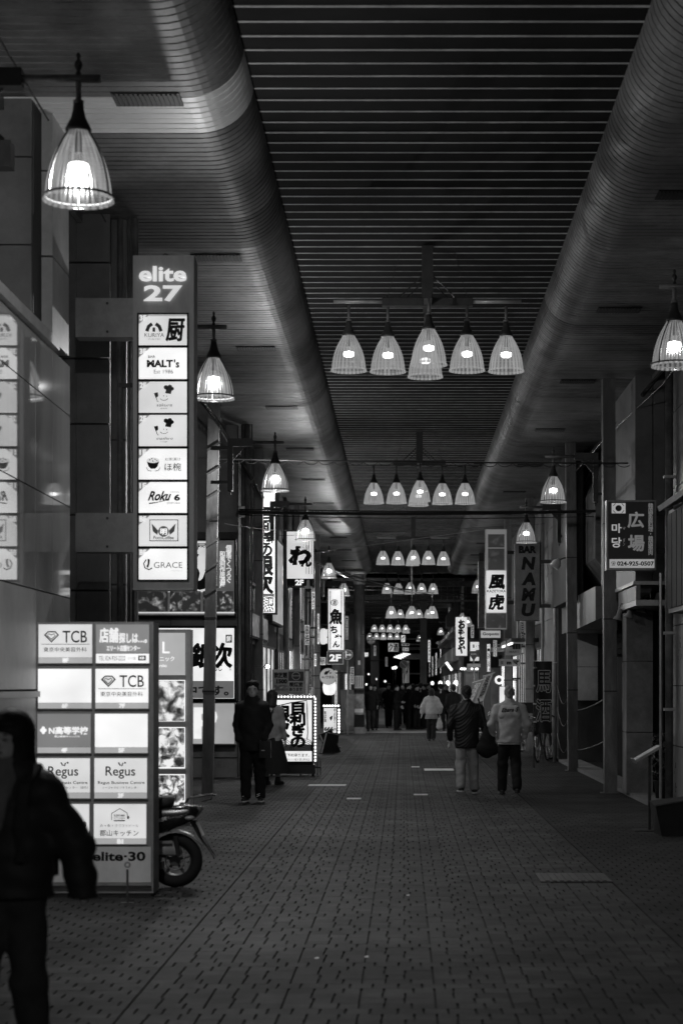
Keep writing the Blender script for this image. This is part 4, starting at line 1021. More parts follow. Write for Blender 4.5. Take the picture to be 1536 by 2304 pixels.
# left 1: polished stone building (mirrors the tall sign)
b1 = thing('stone_building', 'polished stone shop front at the left edge mirroring the lit sign', 'building', (0, 0, 0))
B(-8, -2.95, 9, 14.9, 0, 4.40).build('wall', walldark, b1)
for i, z in enumerate((0.0, 1.62, 2.40, 3.18, 3.96)):
    z1 = (1.60, 2.39, 3.17, 3.95, 4.38)[i]
    for d0, d1 in ((9.0, 11.0), (11.01, 13.0), (13.01, 14.5), (14.51, 15.2), (15.21, 16.0)):
        B(-2.95, -2.85, d0, d1, z, z1).build('stone_slab', stone if z > 2 else stone_matt, b1)
B(-8, -2.95, 14.9, 16.0, 0, 8).build('wall', walldark, b1)
B(-2.95, -2.80, 9, 15.25, 4.385, 4.47).build('ledge', panel_pale, b1)
B(-2.97, -2.82, 9.0, 16.0, 1.56, 1.605).build('ledge', panelm, b1)
for z0, z1 in ((4.475, 5.15), (5.165, 5.85), (5.865, 7.2)):
    B(-2.95, -2.86, 15.26, 16.0, z0, z1).build('pillar_slab', panel_pale, b1)
    B(-3.55, -2.955, 14.86, 14.895, z0, z1).build('pillar_slab', panelm, b1)
B(-8, -3.6, 9, 14.85, 4.40, 8).build('upper_wall', walldark, b1)
wn = B(-3.60, -3.55, 12.0, 14.0, 4.6, 6.0).build('window', metal_dark, b1); B(-3.549, -3.54, 12.05, 13.95, 4.65, 5.95).build('pane', glass_dark, wn)
B(-3.5, -2.98, 14.2, 14.35, 5.6, 5.8).build('ceiling_bracket', metal_dark, b1)
# left 2: dark pillars next to the gap
b2 = thing('corner_pillar', 'dark block clad pillar between the polished stone wall and the elite 27 sign', 'pillar', (0, 0, 0))
B(-4.6, -2.92, 18.55, 20.4, 0, 8).build('core', walldark, b2)
zz = [0, .9, 1.8, 2.6, 3.35, 4.25, 4.9, 5.85, 7.0]
for a, b in zip(zz, zz[1:]):
    B(-3.55, -3.235, 18.50, 18.548, a, b - .02).build('block', panelm, b2); B(-3.232, -2.90, 18.50, 18.548, a, b - .02).build('block', panelm, b2)
for x, r in ((-2.83, .03), (-2.74, .018), (-2.68, .035)):
    MB().tube([(x, 18.7, 0), (x, 18.7, 6.6)], r, 8).build('drain_pipe', metal_mid, b2)
o = thing('lit_panel', 'small bright white panel glimpsed high between column and pillar', 'panel', (WX(253, 19.5), 19.5, WZ(672, 19.5)))
B(-.10, .10, 0, .04, 0, .36).build('panel', emit('bright panel', .35), o)
B(-.14, .10, .04, .5, .02, .34).build('housing', metal_dark, o)
# gap (car park) back wall
bw_ = thing('back_wall', 'dim wall at the back of the parking gap behind the left signs', 'wall', (0, 0, 0)); B(-9, -8.6, 16, 33, 0, 7).build('wall', wallgrey, bw_)

# left 3: corner building carrying the big signs
b3 = thing('corner_building', 'dark restaurant building carrying the large brush sign on its side wall', 'building', (0, 0, 0))
B(-9, -2.95, 33.52, 43.0, 0, 8.5).build('wall', wallgrey, b3)
fpanels(b3, 33.51, -8.9, -2.96, .36, .9, 6, 1, stone_rough); fpanels(b3, 33.51, -8.9, -2.96, 0, .35, 6, 1, marble, .06)
fpanels(b3, 33.51, -8.9, -2.96, 2.72, 3.0, 5, 1, panelm); fpanels(b3, 33.51, -8.9, -2.96, 4.4, 8.4, 4, 3, panelm)
for x, r in ((-2.86, .035), (-2.78, .05), (-2.70, .015)): MB().tube([(x, 33.42, 0), (x, 33.42, 6.4)], r, 10).build('drain_pipe', metal_mid, b3, True)
B(-2.93, -2.82, 33.35, 33.45, 4.65, 4.85).build('junction_box', metal_light, b3)
for k, (a, b) in enumerate(((34.2, 37.2), (37.6, 42.4))):
    window(b3, -2.949, a, b, .1, 2.5, -1, dimglow if k else None, 3)
    window(b3, -2.949, a, b, 3.6, 5.6, -1, None, 2)
S2 = thing('fascia_sign', 'pale sign panel seen edge on beyond the tall lit sign', 'sign', (-2.93, 40.3, 3.0)); B(0, .12, 0, 3.4, 0, 1.95).build('housing', ink, S2); B(.121, .13, .05, 3.35, .05, 1.9).build('face', emit('edge sign', .22, .4, 2.5), S2)
S3 = thing('fascia_sign', 'lower pale menu strip below the pale edge on sign', 'sign', (-2.93, 34.6, 2.55)); B(0, .10, 0, 4.5, 0, .5).build('housing', ink, S3); B(.101, .11, .04, 4.46, .04, .46).build('face', food('menu strip', .35, 6, 3.3), S3)
# striped awning
aw = thing('shop_awning', 'small striped awning strip hanging beside the second left column', 'awning', (-2.93, 39.0, 2.2))
for i in range(8): B(.0, .03, i * .16, i * .16 + .155, -.2, .42, Matrix.Rotation(R(24), 3, 'Y'), (0, 0, .42)).build('stripe', white_print if i % 2 else ink, aw)
# wall lamp (bright point) left
wl = thing('wall_spotlight', 'small glaring wall spotlight above the poster board', 'lamp', (WX(602, 36.0), 36.0, WZ(1500, 36.0)))
MB().ell((0, 0, 0), (.035, .035, .035), 12, 8).build('bulb', emit('spot bulb', 45), wl, True); MB().lathe([(.05, -.03), (.05, .03), (.02, .06)], 12, c=(-.02, .06, 0), capt=True).build('housing', metal_dark, wl); B(-.32, -.03, .05, .07, -.01, .01).build('arm', metal_dark, wl)
# left 4: further shop fronts
b4 = thing('shop_building', 'narrow left shop building behind the square 2F sign', 'building', (0, 0, 0))
B(-9, -3.0, 43.1, 52.0, 0, 8).build('wall', walldark, b4); panels(b4, -3.0, 43.2, 51.9, 2.9, 6.3, 8, 4, panelm, -1)
window(b4, -2.99, 43.6, 47.0, .1, 2.5, -1, dimglow, 4); window(b4, -2.99, 47.6, 51.4, .1, 2.6, -1, warm, 3)
for i in range(5): MB().tube([(-2.9 + .05 * (i % 2), 43.3 + i * 1.9, 0), (-2.9 + .05 * (i % 2), 43.3 + i * 1.9, 6.2)], (.03, .045, .025, .05, .03)[i], 8).build('drain_pipe', metal_mid if i % 2 else metal_light, b4, True)
b5 = thing('shop_building', 'left shop building with lit front beside the tall fish sign', 'building', (0, 0, 0))
B(-9, -3.0, 52.1, 63.5, 0, 8).build('wall', wallgrey, b5); panels(b5, -3.0, 52.2, 63.4, 3.0, 6.3, 8, 3, panel_pale, -1)
for k in range(4): window(b5, -2.96, 52.4 + k * 2.8, 54.9 + k * 2.8, .1, 2.6, -1, (warm, lit45, warm, dimglow)[k], 2)
for k in range(3): window(b5, -2.96, 53 + k * 3.6, 55.4 + k * 3.6, 3.5, 5.2, -1, (dimglow, None, None)[k], 1)
for i in range(5): MB().tube([(-2.9, 52.3 + i * 2.2, 0), (-2.9, 52.3 + i * 2.2, 6.2)], .045, 8).build('drain_pipe', metal_light, b5, True)
# shop clutter: small lit menus along the left fronts
for i, (x, y0, y1, w_, D, m_, lb) in enumerate(((641, 1620, 1665, 8, 44, lit25, 'narrow lit menu strip on the left shop wall behind the wheeled board'), (663, 1590, 1640, 7, 47, lit45, 'narrow lit menu strip beside the left column'),
        (700, 1545, 1600, 8, 52, lit45, 'upright lit strip left of the round sign'), (716, 1380, 1450, 6, 55, lit70, 'bright vertical light strip left of the lanterns'), (709, 1470, 1500, 7, 54, lit70, 'short bright strip below the lanterns'),
        (698, 1460, 1560, 6, 49, mat('pale board', .4, .6, 0, .2, 8), 'tall pale board on the dark left wall'))):
    S = Sign('shop_strip', lb, 'sign', x - w_ / 2, y0, x + w_ / 2, y1, D, .08, metal_dark, .01, m_)
    B(-S.w / 2 - .5, -S.w / 2 - .001, .03, .06, S.h * .5, S.h * .5 + .05).build('bracket', metal_dark, S.o)
    S.text('居酒屋営業中', x - w_ * .3, y0 + 3, x + w_ * .3, y1 - 3, ink, .01, True, lv=1)
# vending machine by the pillar
vmD = 65.0
v = thing('vending_machine', 'dark drinks vending machine with a pale bottle picture beside the postered pillar', 'vending machine', (WX(787, vmD), vmD, 0))
B(-.34, .34, 0, .7, .06, 1.5).build('cabinet', mat('vending side', .10, .35, 0, .2, 3), v); B(-.32, .32, -.01, -.001, .1, 1.46).build('front_panel', mat('vending front', .13, .3, 0, .25, 3), v)
MB().prism([(-.12, .25), (-.19, .45), (-.14, .7), (-.19, .95), (-.14, 1.2), (-.05, 1.35), (.1, 1.35), (.22, 1.2), (.26, .95), (.2, .7), (.26, .45), (.2, .25)], -.018, -.011).build('bottle_picture', mat('bottle picture', .20, .4, 0, .3, 5), v)
for x in (-.28, .28): B(x - .04, x + .04, .05, .6, 0, .06).build('foot', black_plastic, v)
# round pillar with posters
pl = thing('round_pillar', 'thick round pillar covered with posters at the end of the left pavement', 'column', (WX(808, 64), 64, 0))
MB().lathe([(.185, 0), (.185, 5.4)], 24, capb=True, capt=True).build('shaft', mat('round pillar paint', .07, .45, 0, .3, 3, grime=.4), pl, True)
MB().lathe([(.20, 0), (.20, .22)], 24, capt=True).build('base', stone_rough, pl); MB().lathe([(.195, 5.1), (.24, 5.3), (.24, 5.45)], 24).build('capital', metal_mid, pl)
def wrap(z0, z1, a0, a1, m, name='poster', r=.19):
    n = 8; vs = []; 
    for j in (z0, z1):
        for i in range(n + 1):
            a = R(a0 + (a1 - a0) * i / n); vs.append((r * math.sin(a), -r * math.cos(a), j))
    MB().add(vs, [(i, i + 1, n + 2 + i, n + 1 + i) for i in range(n)]).build(name, m, pl)
wrap(1.55, 1.98, -62, 50, mat('poster pale', .42, .6, 0, .25, 26)); wrap(.65, 1.35, -75, 60, mat('poster mid', .22, .6, 0, .5, 9)); wrap(.72, .85, -60, 45, white_print, r=.192); wrap(1.40, 1.50, -75, 60, ink); wrap(2.35, 2.5, -12, 12, white_print, 'label_plate')
for k in range(4): wrap(1.6, 1.95, -50 + k * 24, -42 + k * 24, ink_soft, 'poster_text', r=.1925)
gb = thing('globe_lamp', 'unlit round globe lamp on an arm beside the postered pillar', 'lamp', (WX(834, 63.6), 63.6, WZ(1450, 63.6)))
MB().ell((0, 0, .14), (.14, .14, .14), 20, 12).build('globe', mat('globe glass', .25, .1, 0, .2, 6, spec=.8), gb, True); MB().ring((0, 0, .14), .143, .01, 28).build('band', metal_dark, gb); MB().tube([(0, 0, .27), (0, 0, .34), (-.4, .3, .34)], .015, 6).build('arm', metal_dark, gb)

# right 1: marble front
r1 = thing('marble_shopfront', 'pale marble shop front at the right edge', 'building', (0, 0, 0))
B(3.80, 9, 17, 25.95, 0, 8).build('wall', walldark, r1); panels(r1, 3.80, 17, 25.94, 0, 3.3, 6, 4, marble, 1, .06); panels(r1, 3.80, 17, 25.94, 3.32, 6.5, 5, 3, panelm, 1, .05)
MB().tube([(3.66, 25.7, 0), (3.66, 25.7, 6.2)], .055, 12).build('drain_pipe', metal_mid, r1, True); MB().tube([(3.55, 25.75, 0), (3.55, 25.75, 3.2)], .02, 8).build('drain_pipe', metal_light, r1)
for z in (1.3, 2.35, 4.5): B(3.59, 3.74, 25.64, 25.77, z, z + .04).build('pipe_clip', metal_light, r1)
aw = thing('dark_canopy', 'dark panelled canopy box at the right edge above the marble front', 'canopy', (0, 0, 0)); B(3.58, 3.78, 22.5, 25.2, 2.62, 4.0).build('box', panelm, aw)
for i in range(6): B(3.555, 3.58, 22.6 + i * .43, 22.97 + i * .43, 2.68, 3.94).build('panel', walldark, aw)
B(3.40, 3.80, 22.4, 25.0, 4.05, 4.12, Matrix.Rotation(R(-22), 3, 'Y')).build('cover', metal_mid, aw)
# right 2: entrance with spotlights and pillar
r2 = thing('bar_entrance', 'dark recessed entrance with pale pillar and ledge on the right', 'building', (0, 0, 0))
B(4.3, 9, 25.96, 33.0, 0, 8).build('wall', walldark, r2)
for z0, z1 in ((.06, .95), (.962, 2.0), (2.012, 2.75)):
    B(3.30, 3.69, 27.6, 28.1, z0, z1).build('pillar_slab', stone_rough, r2)
B(3.70, 4.29, 27.9, 28.0, 0, 3.2).build('side_wall', walldark, r2)
B(3.72, 4.28, 26.9, 26.95, .1, 2.7).build('glass_door', glass_dark, r2); B(3.70, 3.74, 26.85, 27.0, .05, 2.75).build('door_frame', metal_dark, r2)
B(3.24, 4.25, 25.98, 28.15, 2.76, 2.84).build('ledge', metal_light, r2); B(3.24, 3.30, 25.98, 28.15, 2.842, 3.05).build('fascia', mat('fascia', .25, .4, 0, .3, 6, grime=.5), r2); B(3.20, 4.25, 25.98, 28.2, 3.052, 3.10).build('ledge', metal_light, r2)
B(3.5, 4.29, 28.2, 33.0, 3.2, 6.8).build('upper_wall', panelm, r2)
for i_ in range(3): B(3.50 + i_ * .27, 3.755 + i_ * .27, 28.15, 28.199, 3.12, 6.6).build('upper_panel', panelm, r2)
MB().tube([(3.95, 28.1, 6.6), (3.95, 28.1, 3.12)], .02, 8).build('cable', metal_dark, r2)
for i, (x, y) in enumerate(((1392, 1380), (1416, 1375), (1444, 1362), (1478, 1345))):
    D = 27.6 - i * .35; t = thing('spotlight', ('first', 'second', 'third', 'fourth')[i] + ' unlit spotlight from the left under the entrance ledge', 'spotlight', (WX(x, D), D, WZ(y, D)), 0, 'spotlights under the entrance ledge')
    q = Matrix.Rotation(R(14), 4, 'Y')
    m = MB().lathe([(.072, -.10), (.062, -.07), (.038, -.04), (.034, .06), (.02, .075)], 14, capt=True); m.v = [tuple(q @ Vector(p)) for p in m.v]; m.build('head', mat('spotlight paint', .35, .4, 0, .15, 9), t, True)
    MB().tube([(.0, 0, .0), (.1, .0, .02), (.25, .1, .03)], .014, 6).build('arm', metal_dark, t)
    MB().tube([(0, 0, .07), (.03, 0, .14), (.09, .02, .15), (.15, .05, .05)], .006, 6).build('cord', ink, t)
for i in range(2):
    t = thing('spotlight', ('upper', 'lower')[i] + ' small round spotlight on the right side street wall', 'spotlight', (WX(1253, 36.5) if i == 0 else WX(985, 110), 36.5 if i == 0 else 110, WZ(1265, 36.5) if i == 0 else WZ(1445, 110)))
    m = MB().lathe([(.10, -.12), (.085, .0), (.04, .06)], 14, capt=True); q = Matrix.Rotation(R(35), 4, 'Y'); m.v = [tuple(q @ Vector(p)) for p in m.v]; m.build('head', white_print, t, True); MB().tube([(.02, 0, .05), (.2, .05, .1), (.75, .1, .1)], .015, 6).build('arm', metal_mid, t)
# right 3: recess with door, panel and concrete overhang
r3 = thing('recessed_house', 'recessed house front with a wooden glazed door on the right', 'building', (0, 0, 0))
B(3.4, 9, 33.0, 40.0, 2.75, 3.4).build('lintel', panelm, r3)
B(4.45, 9, 33.02, 40.0, 0, 8).build('wall', walldark, r3); B(3.72, 4.44, 33.02, 33.2, 0, 7).build('front_wall', wallgrey, r3)
dr = B(3.78, 4.40, 32.93, 33.0, .05, 2.15).build('door', mat('door wood', .12, .5, 0, .2, 4, stretch=(4, 4, .5)), r3)
B(3.86, 4.26, 32.915, 32.929, 1.18, 2.05).build('door_glass', emit('door glass', .035, .9, 3.0, .02, .1), dr); B(3.86, 4.26, 32.915, 32.929, .2, 1.0).build('lower_panel', panelm, dr)
MB().ell((4.18, 32.90, 1.98), (.035, .02, .03), 10, 8).build('lamp_glint', emit('door lamp', 3), dr); B(4.02, 4.10, 32.908, 32.914, 1.45, 1.62).build('lit_note', emit('lit note', .5), dr); B(4.03, 4.07, 32.908, 32.914, 1.22, 1.36).build('lit_note', emit('lit note', .5), dr)
for i in range(5): B(3.74, 4.44, 32.9, 33.0, 2.2 + i * .1, 2.2 + i * .1 + .09).build('slat', wallgrey, r3)
MB().prism([(3.0, 2.62), (3.72, 2.95), (3.72, 2.62)], 32.4, 33.0).build('door_hood', metal_dark, r3)
B(3.55, 4.44, 40.0, 40.2, 0, 8).build('end_wall', walldark, r3)
B(3.66, 4.16, 39.9, 39.99, 2.05, 3.55).build('pale_panel', panel_pale, r3); B(3.66, 4.16, 39.9, 39.99, 1.33, 2.04).build('pale_panel', panel_pale, r3)
m = MB().prism([(3.55, 5.3), (3.55, 4.0), (3.85, 3.62), (4.44, 4.1), (4.44, 6.5), (4.1, 6.5)], 34.5, 39.8); m.build('concrete_overhang', mat('board marked concrete', .17, .8, 0, .35, 1.5, .6, 9, stretch=(1, 1, 4)), r3)
B(3.2, 3.5, 36.3, 39.9, 3.3, 6.2).build('dark_box', walldark, r3)
# right 4 on: dark wall then shop fronts
r4 = thing('dark_building', 'dark narrow building behind the rope barrier on the right', 'building', (0, 0, 0)); B(3.35, 9, 40.25, 44.0, 0, 7.8).build('wall', walldark, r4); panels(r4, 3.35, 40.3, 43.9, .1, 6.2, 4, 6, panelm, 1)
MB().tube([(3.28, 40.4, 0), (3.28, 40.4, 5.6)], .04, 8).build('drain_pipe', metal_light, r4, True)
r5 = thing('shop_building', 'right shop building behind the bicycle and flags', 'building', (0, 0, 0)); B(3.45, 9, 44.05, 55.5, 0, 7.5).build('wall', wallgrey, r5); panels(r5, 3.45, 44.1, 55.4, 3.2, 6.3, 8, 3, panelm, 1)
for k in range(3): window(r5, 3.44, 44.4 + k * 3.7, 47.6 + k * 3.7, .1, 2.6, 1, (dimglow, warm, lit45)[k], 3)
for k in range(3): window(r5, 3.41, 45 + k * 3.6, 47 + k * 3.6, 3.6, 5.2, 1, None, 1)
for i in range(4): MB().tube([(3.33, 44.5 + i * 3.2, 0), (3.33, 44.5 + i * 3.2, 6)], .04, 8).build('drain_pipe', metal_light, r5, True)
B(2.75, 3.44, 47.5, 52.5, 2.75, 2.85).build('canopy', metal_mid, r5); B(2.77, 2.80, 47.6, 52.4, 2.70, 2.749).build('canopy_light', tube_glow, r5)
r6 = thing('shop_building', 'right corner shop with bright fascia before the cross street', 'building', (0, 0, 0)); B(3.5, 9, 55.55, 66.0, 0, 7.5).build('wall', wallgrey, r6)
for k in range(3): window(r6, 3.49, 55.8 + k * 3.4, 58.8 + k * 3.4, .1, 2.6, 1, (warm, lit45, warm)[k], 2)
panels(r6, 3.5, 55.6, 65.9, 4.4, 7.0, 6, 2, panelm, 1)
B(2.9, 3.49, 56.0, 64.5, 2.8, 2.9).build('canopy', metal_mid, r6)
S = Sign('fascia_sign', 'bright white shop fascia behind the triangular road sign', 'sign', 1056, 1441, 1087, 1488, 67.5, .2, metal_light, .02, lit70)
S.text('薬 くすり', 1062, 1450, 1084, 1458, ink, .03, lv=1); S.rect(1070, 1462, 1085, 1478, ink_pale, 'picture', 0); B(S.w / 2, S.w / 2 + 1.0, .06, .12, .3, .4).build('bracket', metal_dark, S.o)
for i, x in enumerate((1038, 1044, 1062, 1072)):
    t = thing('wall_light', ('leftmost', 'second', 'third', 'rightmost')[i] + ' small bright downlight under the bright fascia', 'lamp', (WX(x, 67.8), 67.8, WZ(1505, 67.8)), 0, 'downlights under the bright fascia'); MB().ell((0, 0, 0), (.06, .05, .035), 10, 6).build('bulb', emit('downlight', 4), t, True); B(-.05, .05, 0, .5, .036, .07).build('housing', metal_light, t)
r7 = thing('corner_shop', 'small lit kiosk front with pale tiled pillars at the crossing on the right', 'building', (0, 0, 0))
B(WX(1045, 69), 9, 68.4, 70, 0, 2.15).build('front', panel_pale, r7); B(WX(1045, 69), 9, 68.2, 70, 2.151, 2.3).build('ledge', metal_light, r7)
# far side: buildings beyond the crossing
f1 = thing('balcony_building', 'far building with a pale balcony band and globe lights on the right', 'building', (0, 0, 0)); B(2.75, 12, 84.4, 135, 0, 9).build('wall', wallgrey, f1)
B(2.45, 2.749, 92, 132, 2.9, 3.5).build('balcony_band', panel_pale, f1); B(2.45, 2.749, 92, 132, 4.3, 4.55).build('upper_band', panel_pale, f1)
for k in range(7): window(f1, 2.74, 88 + k * 6.5, 91.5 + k * 6.5, 4.9, 7.2, 1, dimglow if k == 3 else None, 1)
for k in range(7): window(f1, 2.74, 87 + k * 6.5, 91.5 + k * 6.5, .1, 2.3, 1, (dimglow, warm)[k % 2], 2)
MB().prism([(2.2, 4.6), (2.2, 5.2), (2.75, 5.9), (2.75, 4.6)], 94, 97).build('arched_hood', metal_dark, f1)
for i, (x, D) in enumerate(((972, 145), (990, 122), (1007, 105), (1025, 93))):
    t = thing('globe_light', ('first', 'second', 'third', 'fourth')[i] + ' lit globe from the left on the far balcony building', 'lamp', (WX(x, D), D, WZ(1537, D)), 0, 'globe lights on the far building'); MB().ell((0, 0, 0), (.13, .13, .15), 12, 8).build('globe', emit('globe light', 1.6), t, True); B(.1, .7, -.02, .02, -.02, .02).build('arm', metal_dark, t)
t = thing('tube_light', 'slanting bright tube light on the arched hood of the far building', 'lamp', (0, 0, 0)); MB().tube([(WX(1003, 93), 93, WZ(1490, 93)), (WX(1016, 93), 93, WZ(1508, 93))], .06, 8).build('tube', tube_glow, t); B(WX(1014, 93), WX(1020, 93) + .3, 93.02, 93.2, WZ(1511, 93), WZ(1507, 93)).build('holder', metal_dark, t)
f2 = thing('far_building', 'dark far building closing the left side beyond the crossing', 'building', (0, 0, 0)); B(-14, -3.2, 84.4, 150, 0, 9).build('wall', walldark, f2)
for k in range(6): window(f2, -3.19, 86 + k * 8, 90 + k * 8, .1, 2.4, -1, (dimglow, None, warm)[k % 3], 1)
f3 = thing('far_building', 'dark far block at the end of the street', 'building', (0, 0, 0)); B(-16, -2.6, 151, 250, 0, 10).build('wall', walldark, f3)
f4 = thing('far_building', 'dark far block behind the stacked neon signs', 'building', (0, 0, 0)); B(2.9, 16, 136, 240, 0, 10).build('wall', walldark, f4)
for k in range(8): window(f4, 2.89, 138 + k * 10, 143 + k * 10, 2.5, 4.5, 1, (warm, None)[k % 2], 1)
# far lit signs, stacked on the right under the second canopy
for i, (x0, y0, x1, y1, D, tx, m_, lb) in enumerate(((872, 1446, 897, 1467, 118, 'ク酒', lit45, 'far lit sign low left of the stacked signs'), (901, 1428, 912, 1446, 112, 'グ', lit70, 'far narrow lit sign with one large katakana'), (902, 1447, 921, 1454, 112, '酒場', lit45, 'far lit strip sign below the katakana sign'),
        (904, 1456, 920, 1466, 114, '三十', lit45, 'far striped lit sign below the strip sign'), (881, 1414, 899, 1425, 125, 'ラグ', lit45, 'far glowing sign highest on the left of the stack'), (904, 1413, 922, 1426, 126, 'まめぐ', lit45, 'far glowing sign highest on the right of the stack'), (904, 1486, 921, 1538, 104, 'ワイ', emit('far dim sign', .06), 'far dim tall sign behind the no parking sign'))):
    S = Sign('far_sign', lb, 'sign', x0, y0, x1, y1, D, .2, ink, .03, m_); S.text(tx, x0 + 2, y0 + 2, x1 - 2, y1 - 2, ink, .04, lv=1)
    B(S.w / 2, WX(970, D) - S.o.location.x, .08, .14, S.h * .4, S.h * .4 + .08).build('bracket', metal_dark, S.o)
for i in range(5):
    t = thing('canopy_light', ('top', 'second', 'third', 'fourth', 'lowest')[i] + ' of the slanting bright strips below the far stacked signs', 'lamp', (0, 0, 0), 0, 'slanting light strips far down the street'); D = 108 + i
    MB().tube([(WX(886 + i * 5, D), D, WZ(1478 - i * 2, D)), (WX(902 + i * 5, D), D + .6, WZ(1482 - i * 2.6, D))], .035, 6).build('tube', emit('strip light', 1.2), t); B(WX(900 + i * 5, D), WX(960, D), D + .6, D + .66, WZ(1483 - i * 2.6, D), WZ(1481 - i * 2.6, D)).build('holder', metal_dark, t)
S = Sign('far_sign', 'small glowing neon sign right of the postered pillar', 'sign', 817, 1467, 829, 1479, 95, .2, ink, .02, emit('neon dim', .02)); S.text('楽', 818, 1468, 824, 1478, white_glow, .02, lv=1); S.text('0', 824, 1468, 828, 1477, white_glow, .02, lv=1); B(-S.w / 2 - 1.0, -S.w / 2, .08, .14, .1, .16).build('bracket', metal_dark, S.o)
# distant lights of the street end
for i, (x, y, D, r_, s_) in enumerate(((884, 1503, 150, .10, 3), (889, 1502, 155, .12, 4), (833, 1505, 170, .12, 3), (838, 1503, 175, .12, 2), (846, 1528, 180, .1, 1.2), (829, 1517, 150, .08, 1.5), (824, 1540, 140, .07, 2.5), (873, 1540, 165, .1, 1), (866, 1533, 190, .12, 1.2), (842, 1545, 160, .08, 1.5))):
    t = thing('distant_lamp', ('pale', 'white', 'faint', 'small', 'dim', 'soft', 'weak', 'tiny', 'distant', 'lonely')[i] + ' point of light low in the dark at the street end', 'lamp', (WX(x, D), D, WZ(y, D)), 0, 'distant points of light'); MB().ell((0, 0, 0), (r_, r_, r_), 8, 6).build('bulb', emit('distant %d' % i, s_), t); MB().tube([(0, .15, -WZ(y, D)), (0, .15, .1)], .03, 5).build('post', metal_dark, t)
cD = 150
c = thing('car', 'pale car with lit headlights far down the street', 'car', (WX(857, cD), cD, 0))
B(-.8, .8, 0, 4.2, .3, .85).build('body', mat('car paint', .45, .3, 0, .1, 4), c); MB().prism([(-.72, .85), (.72, .85), (.6, 1.45), (-.6, 1.45)], .8, 3.6).build('cabin', glass_dark, c)
for s in (-1, 1): MB().ell((s * .6, -.02, .62), (.12, .04, .08), 10, 6).build('headlight', emit('headlight', 2.5), c); MB().tube([(s * .62, .8, .3), (s * .8, .8, .3)], .3, 14).build('wheel', rubber, c); MB().tube([(s * .62, 3.4, .3), (s * .8, 3.4, .3)], .3, 14).build('wheel', rubber, c)
B(-.25, .25, -.02, 0, .4, .52).build('number_plate', white_print, c)

# ------------------------------------------------------------------ cables
def cable(label, pts, r, D=None, coil=False, m=None):
    t = thing('overhead_cable', label, 'cable', (0, 0, 0), 0, 'cables strung across and along the arcade')
    MB().tube(pts, r, 6).build('cable', m or black_plastic, t)
    if coil:
        out = []
        for (a, b) in zip(pts, pts[1:]):
            a, b = Vector(a), Vector(b); L = (b - a).length; n = max(6, int(L / .012))
            for i in range(n):
                ph = 2 * math.pi * (i * L / n) / coil; p = a + (b - a) * i / n; out.append(p + Vector((math.cos(ph) * .03, 0, math.sin(ph) * .03 - .03)))
        MB().tube(out, .005, 4).build('coil_wire', m or black_plastic, t)
def across(y0, y1, D, sag, x0=-2.9, x1=3.4, n=14):
    out = []
    for i in range(n + 1):
        u = i / n; out.append((x0 + (x1 - x0) * u, D, WZ(y0 + (y1 - y0) * u, D) - sag * 4 * u * (1 - u)))
    return out
cable('thin cable with loose coils crossing below the nearest chandelier', across(1032, 1042, 28.2, .02), .012, coil=.22)
cable('thick bundled cable crossing at mid height', across(1152, 1150, 33.0, .04), .03); cable('upper thin cable of the thick bundle crossing at mid height', across(1146, 1150, 33.1, .02), .012, coil=.35)
cable('lower thin cable under the thick bundle', across(1158, 1162, 33.3, .05), .008); cable('pale thin wire sloping up to the right', [(WX(660, 48), 48, WZ(1250, 48)), (WX(1092, 44.5), 44.5, WZ(1191, 44.5))], .007, m=metal_light)
cable('thin wire crossing above the third chandelier', across(1205, 1178, 44, .03), .006, m=metal_mid); cable('dark sagging cable from the left brackets to the far beam', [(WX(715, 52), 52, WZ(1268, 52)), (WX(770, 60), 60, WZ(1290, 60)), (WX(900, 72), 72, WZ(1325, 72)), (WX(1060, 78), 78, WZ(1338, 78))], .03)
cable('second dark sagging cable below the first near the far beam', [(WX(722, 52), 52, WZ(1275, 52)), (WX(800, 62), 62, WZ(1306, 62)), (WX(920, 72), 72, WZ(1332, 72)), (WX(1060, 78), 78, WZ(1345, 78))], .02)
cable('thin wire sagging before the tall lit vertical sign', [(WX(505, 30), 30, WZ(1178, 30)), (WX(600, 36), 36, WZ(1192, 36)), (WX(720, 44), 44, WZ(1195, 44))], .006)
cable('spiral guarded cable along the left ceiling edge', [(-3.05, 22.5, 6.05), (-2.72, 27.8, 5.55), (-2.7, 36, 5.3)], .012, coil=.09); cable('spiral guarded cable along the right ceiling edge', [(3.66, 22.0, 6.12), (3.60, 28.4, 6.05), (3.35, 36, 5.85)], .012, coil=.09)
cable('slack cable under the spiral guarded one on the right', [(3.66, 22.0, 6.02), (3.62, 26, 5.85), (3.4, 31, 5.8), (3.3, 36, 5.75)], .008)
cable('thin wire beside the nearest lamp on the left ceiling', [(-2.85, 10, 6.27), (-2.9, 16, 6.27), (-2.95, 19, 6.24)], .008)
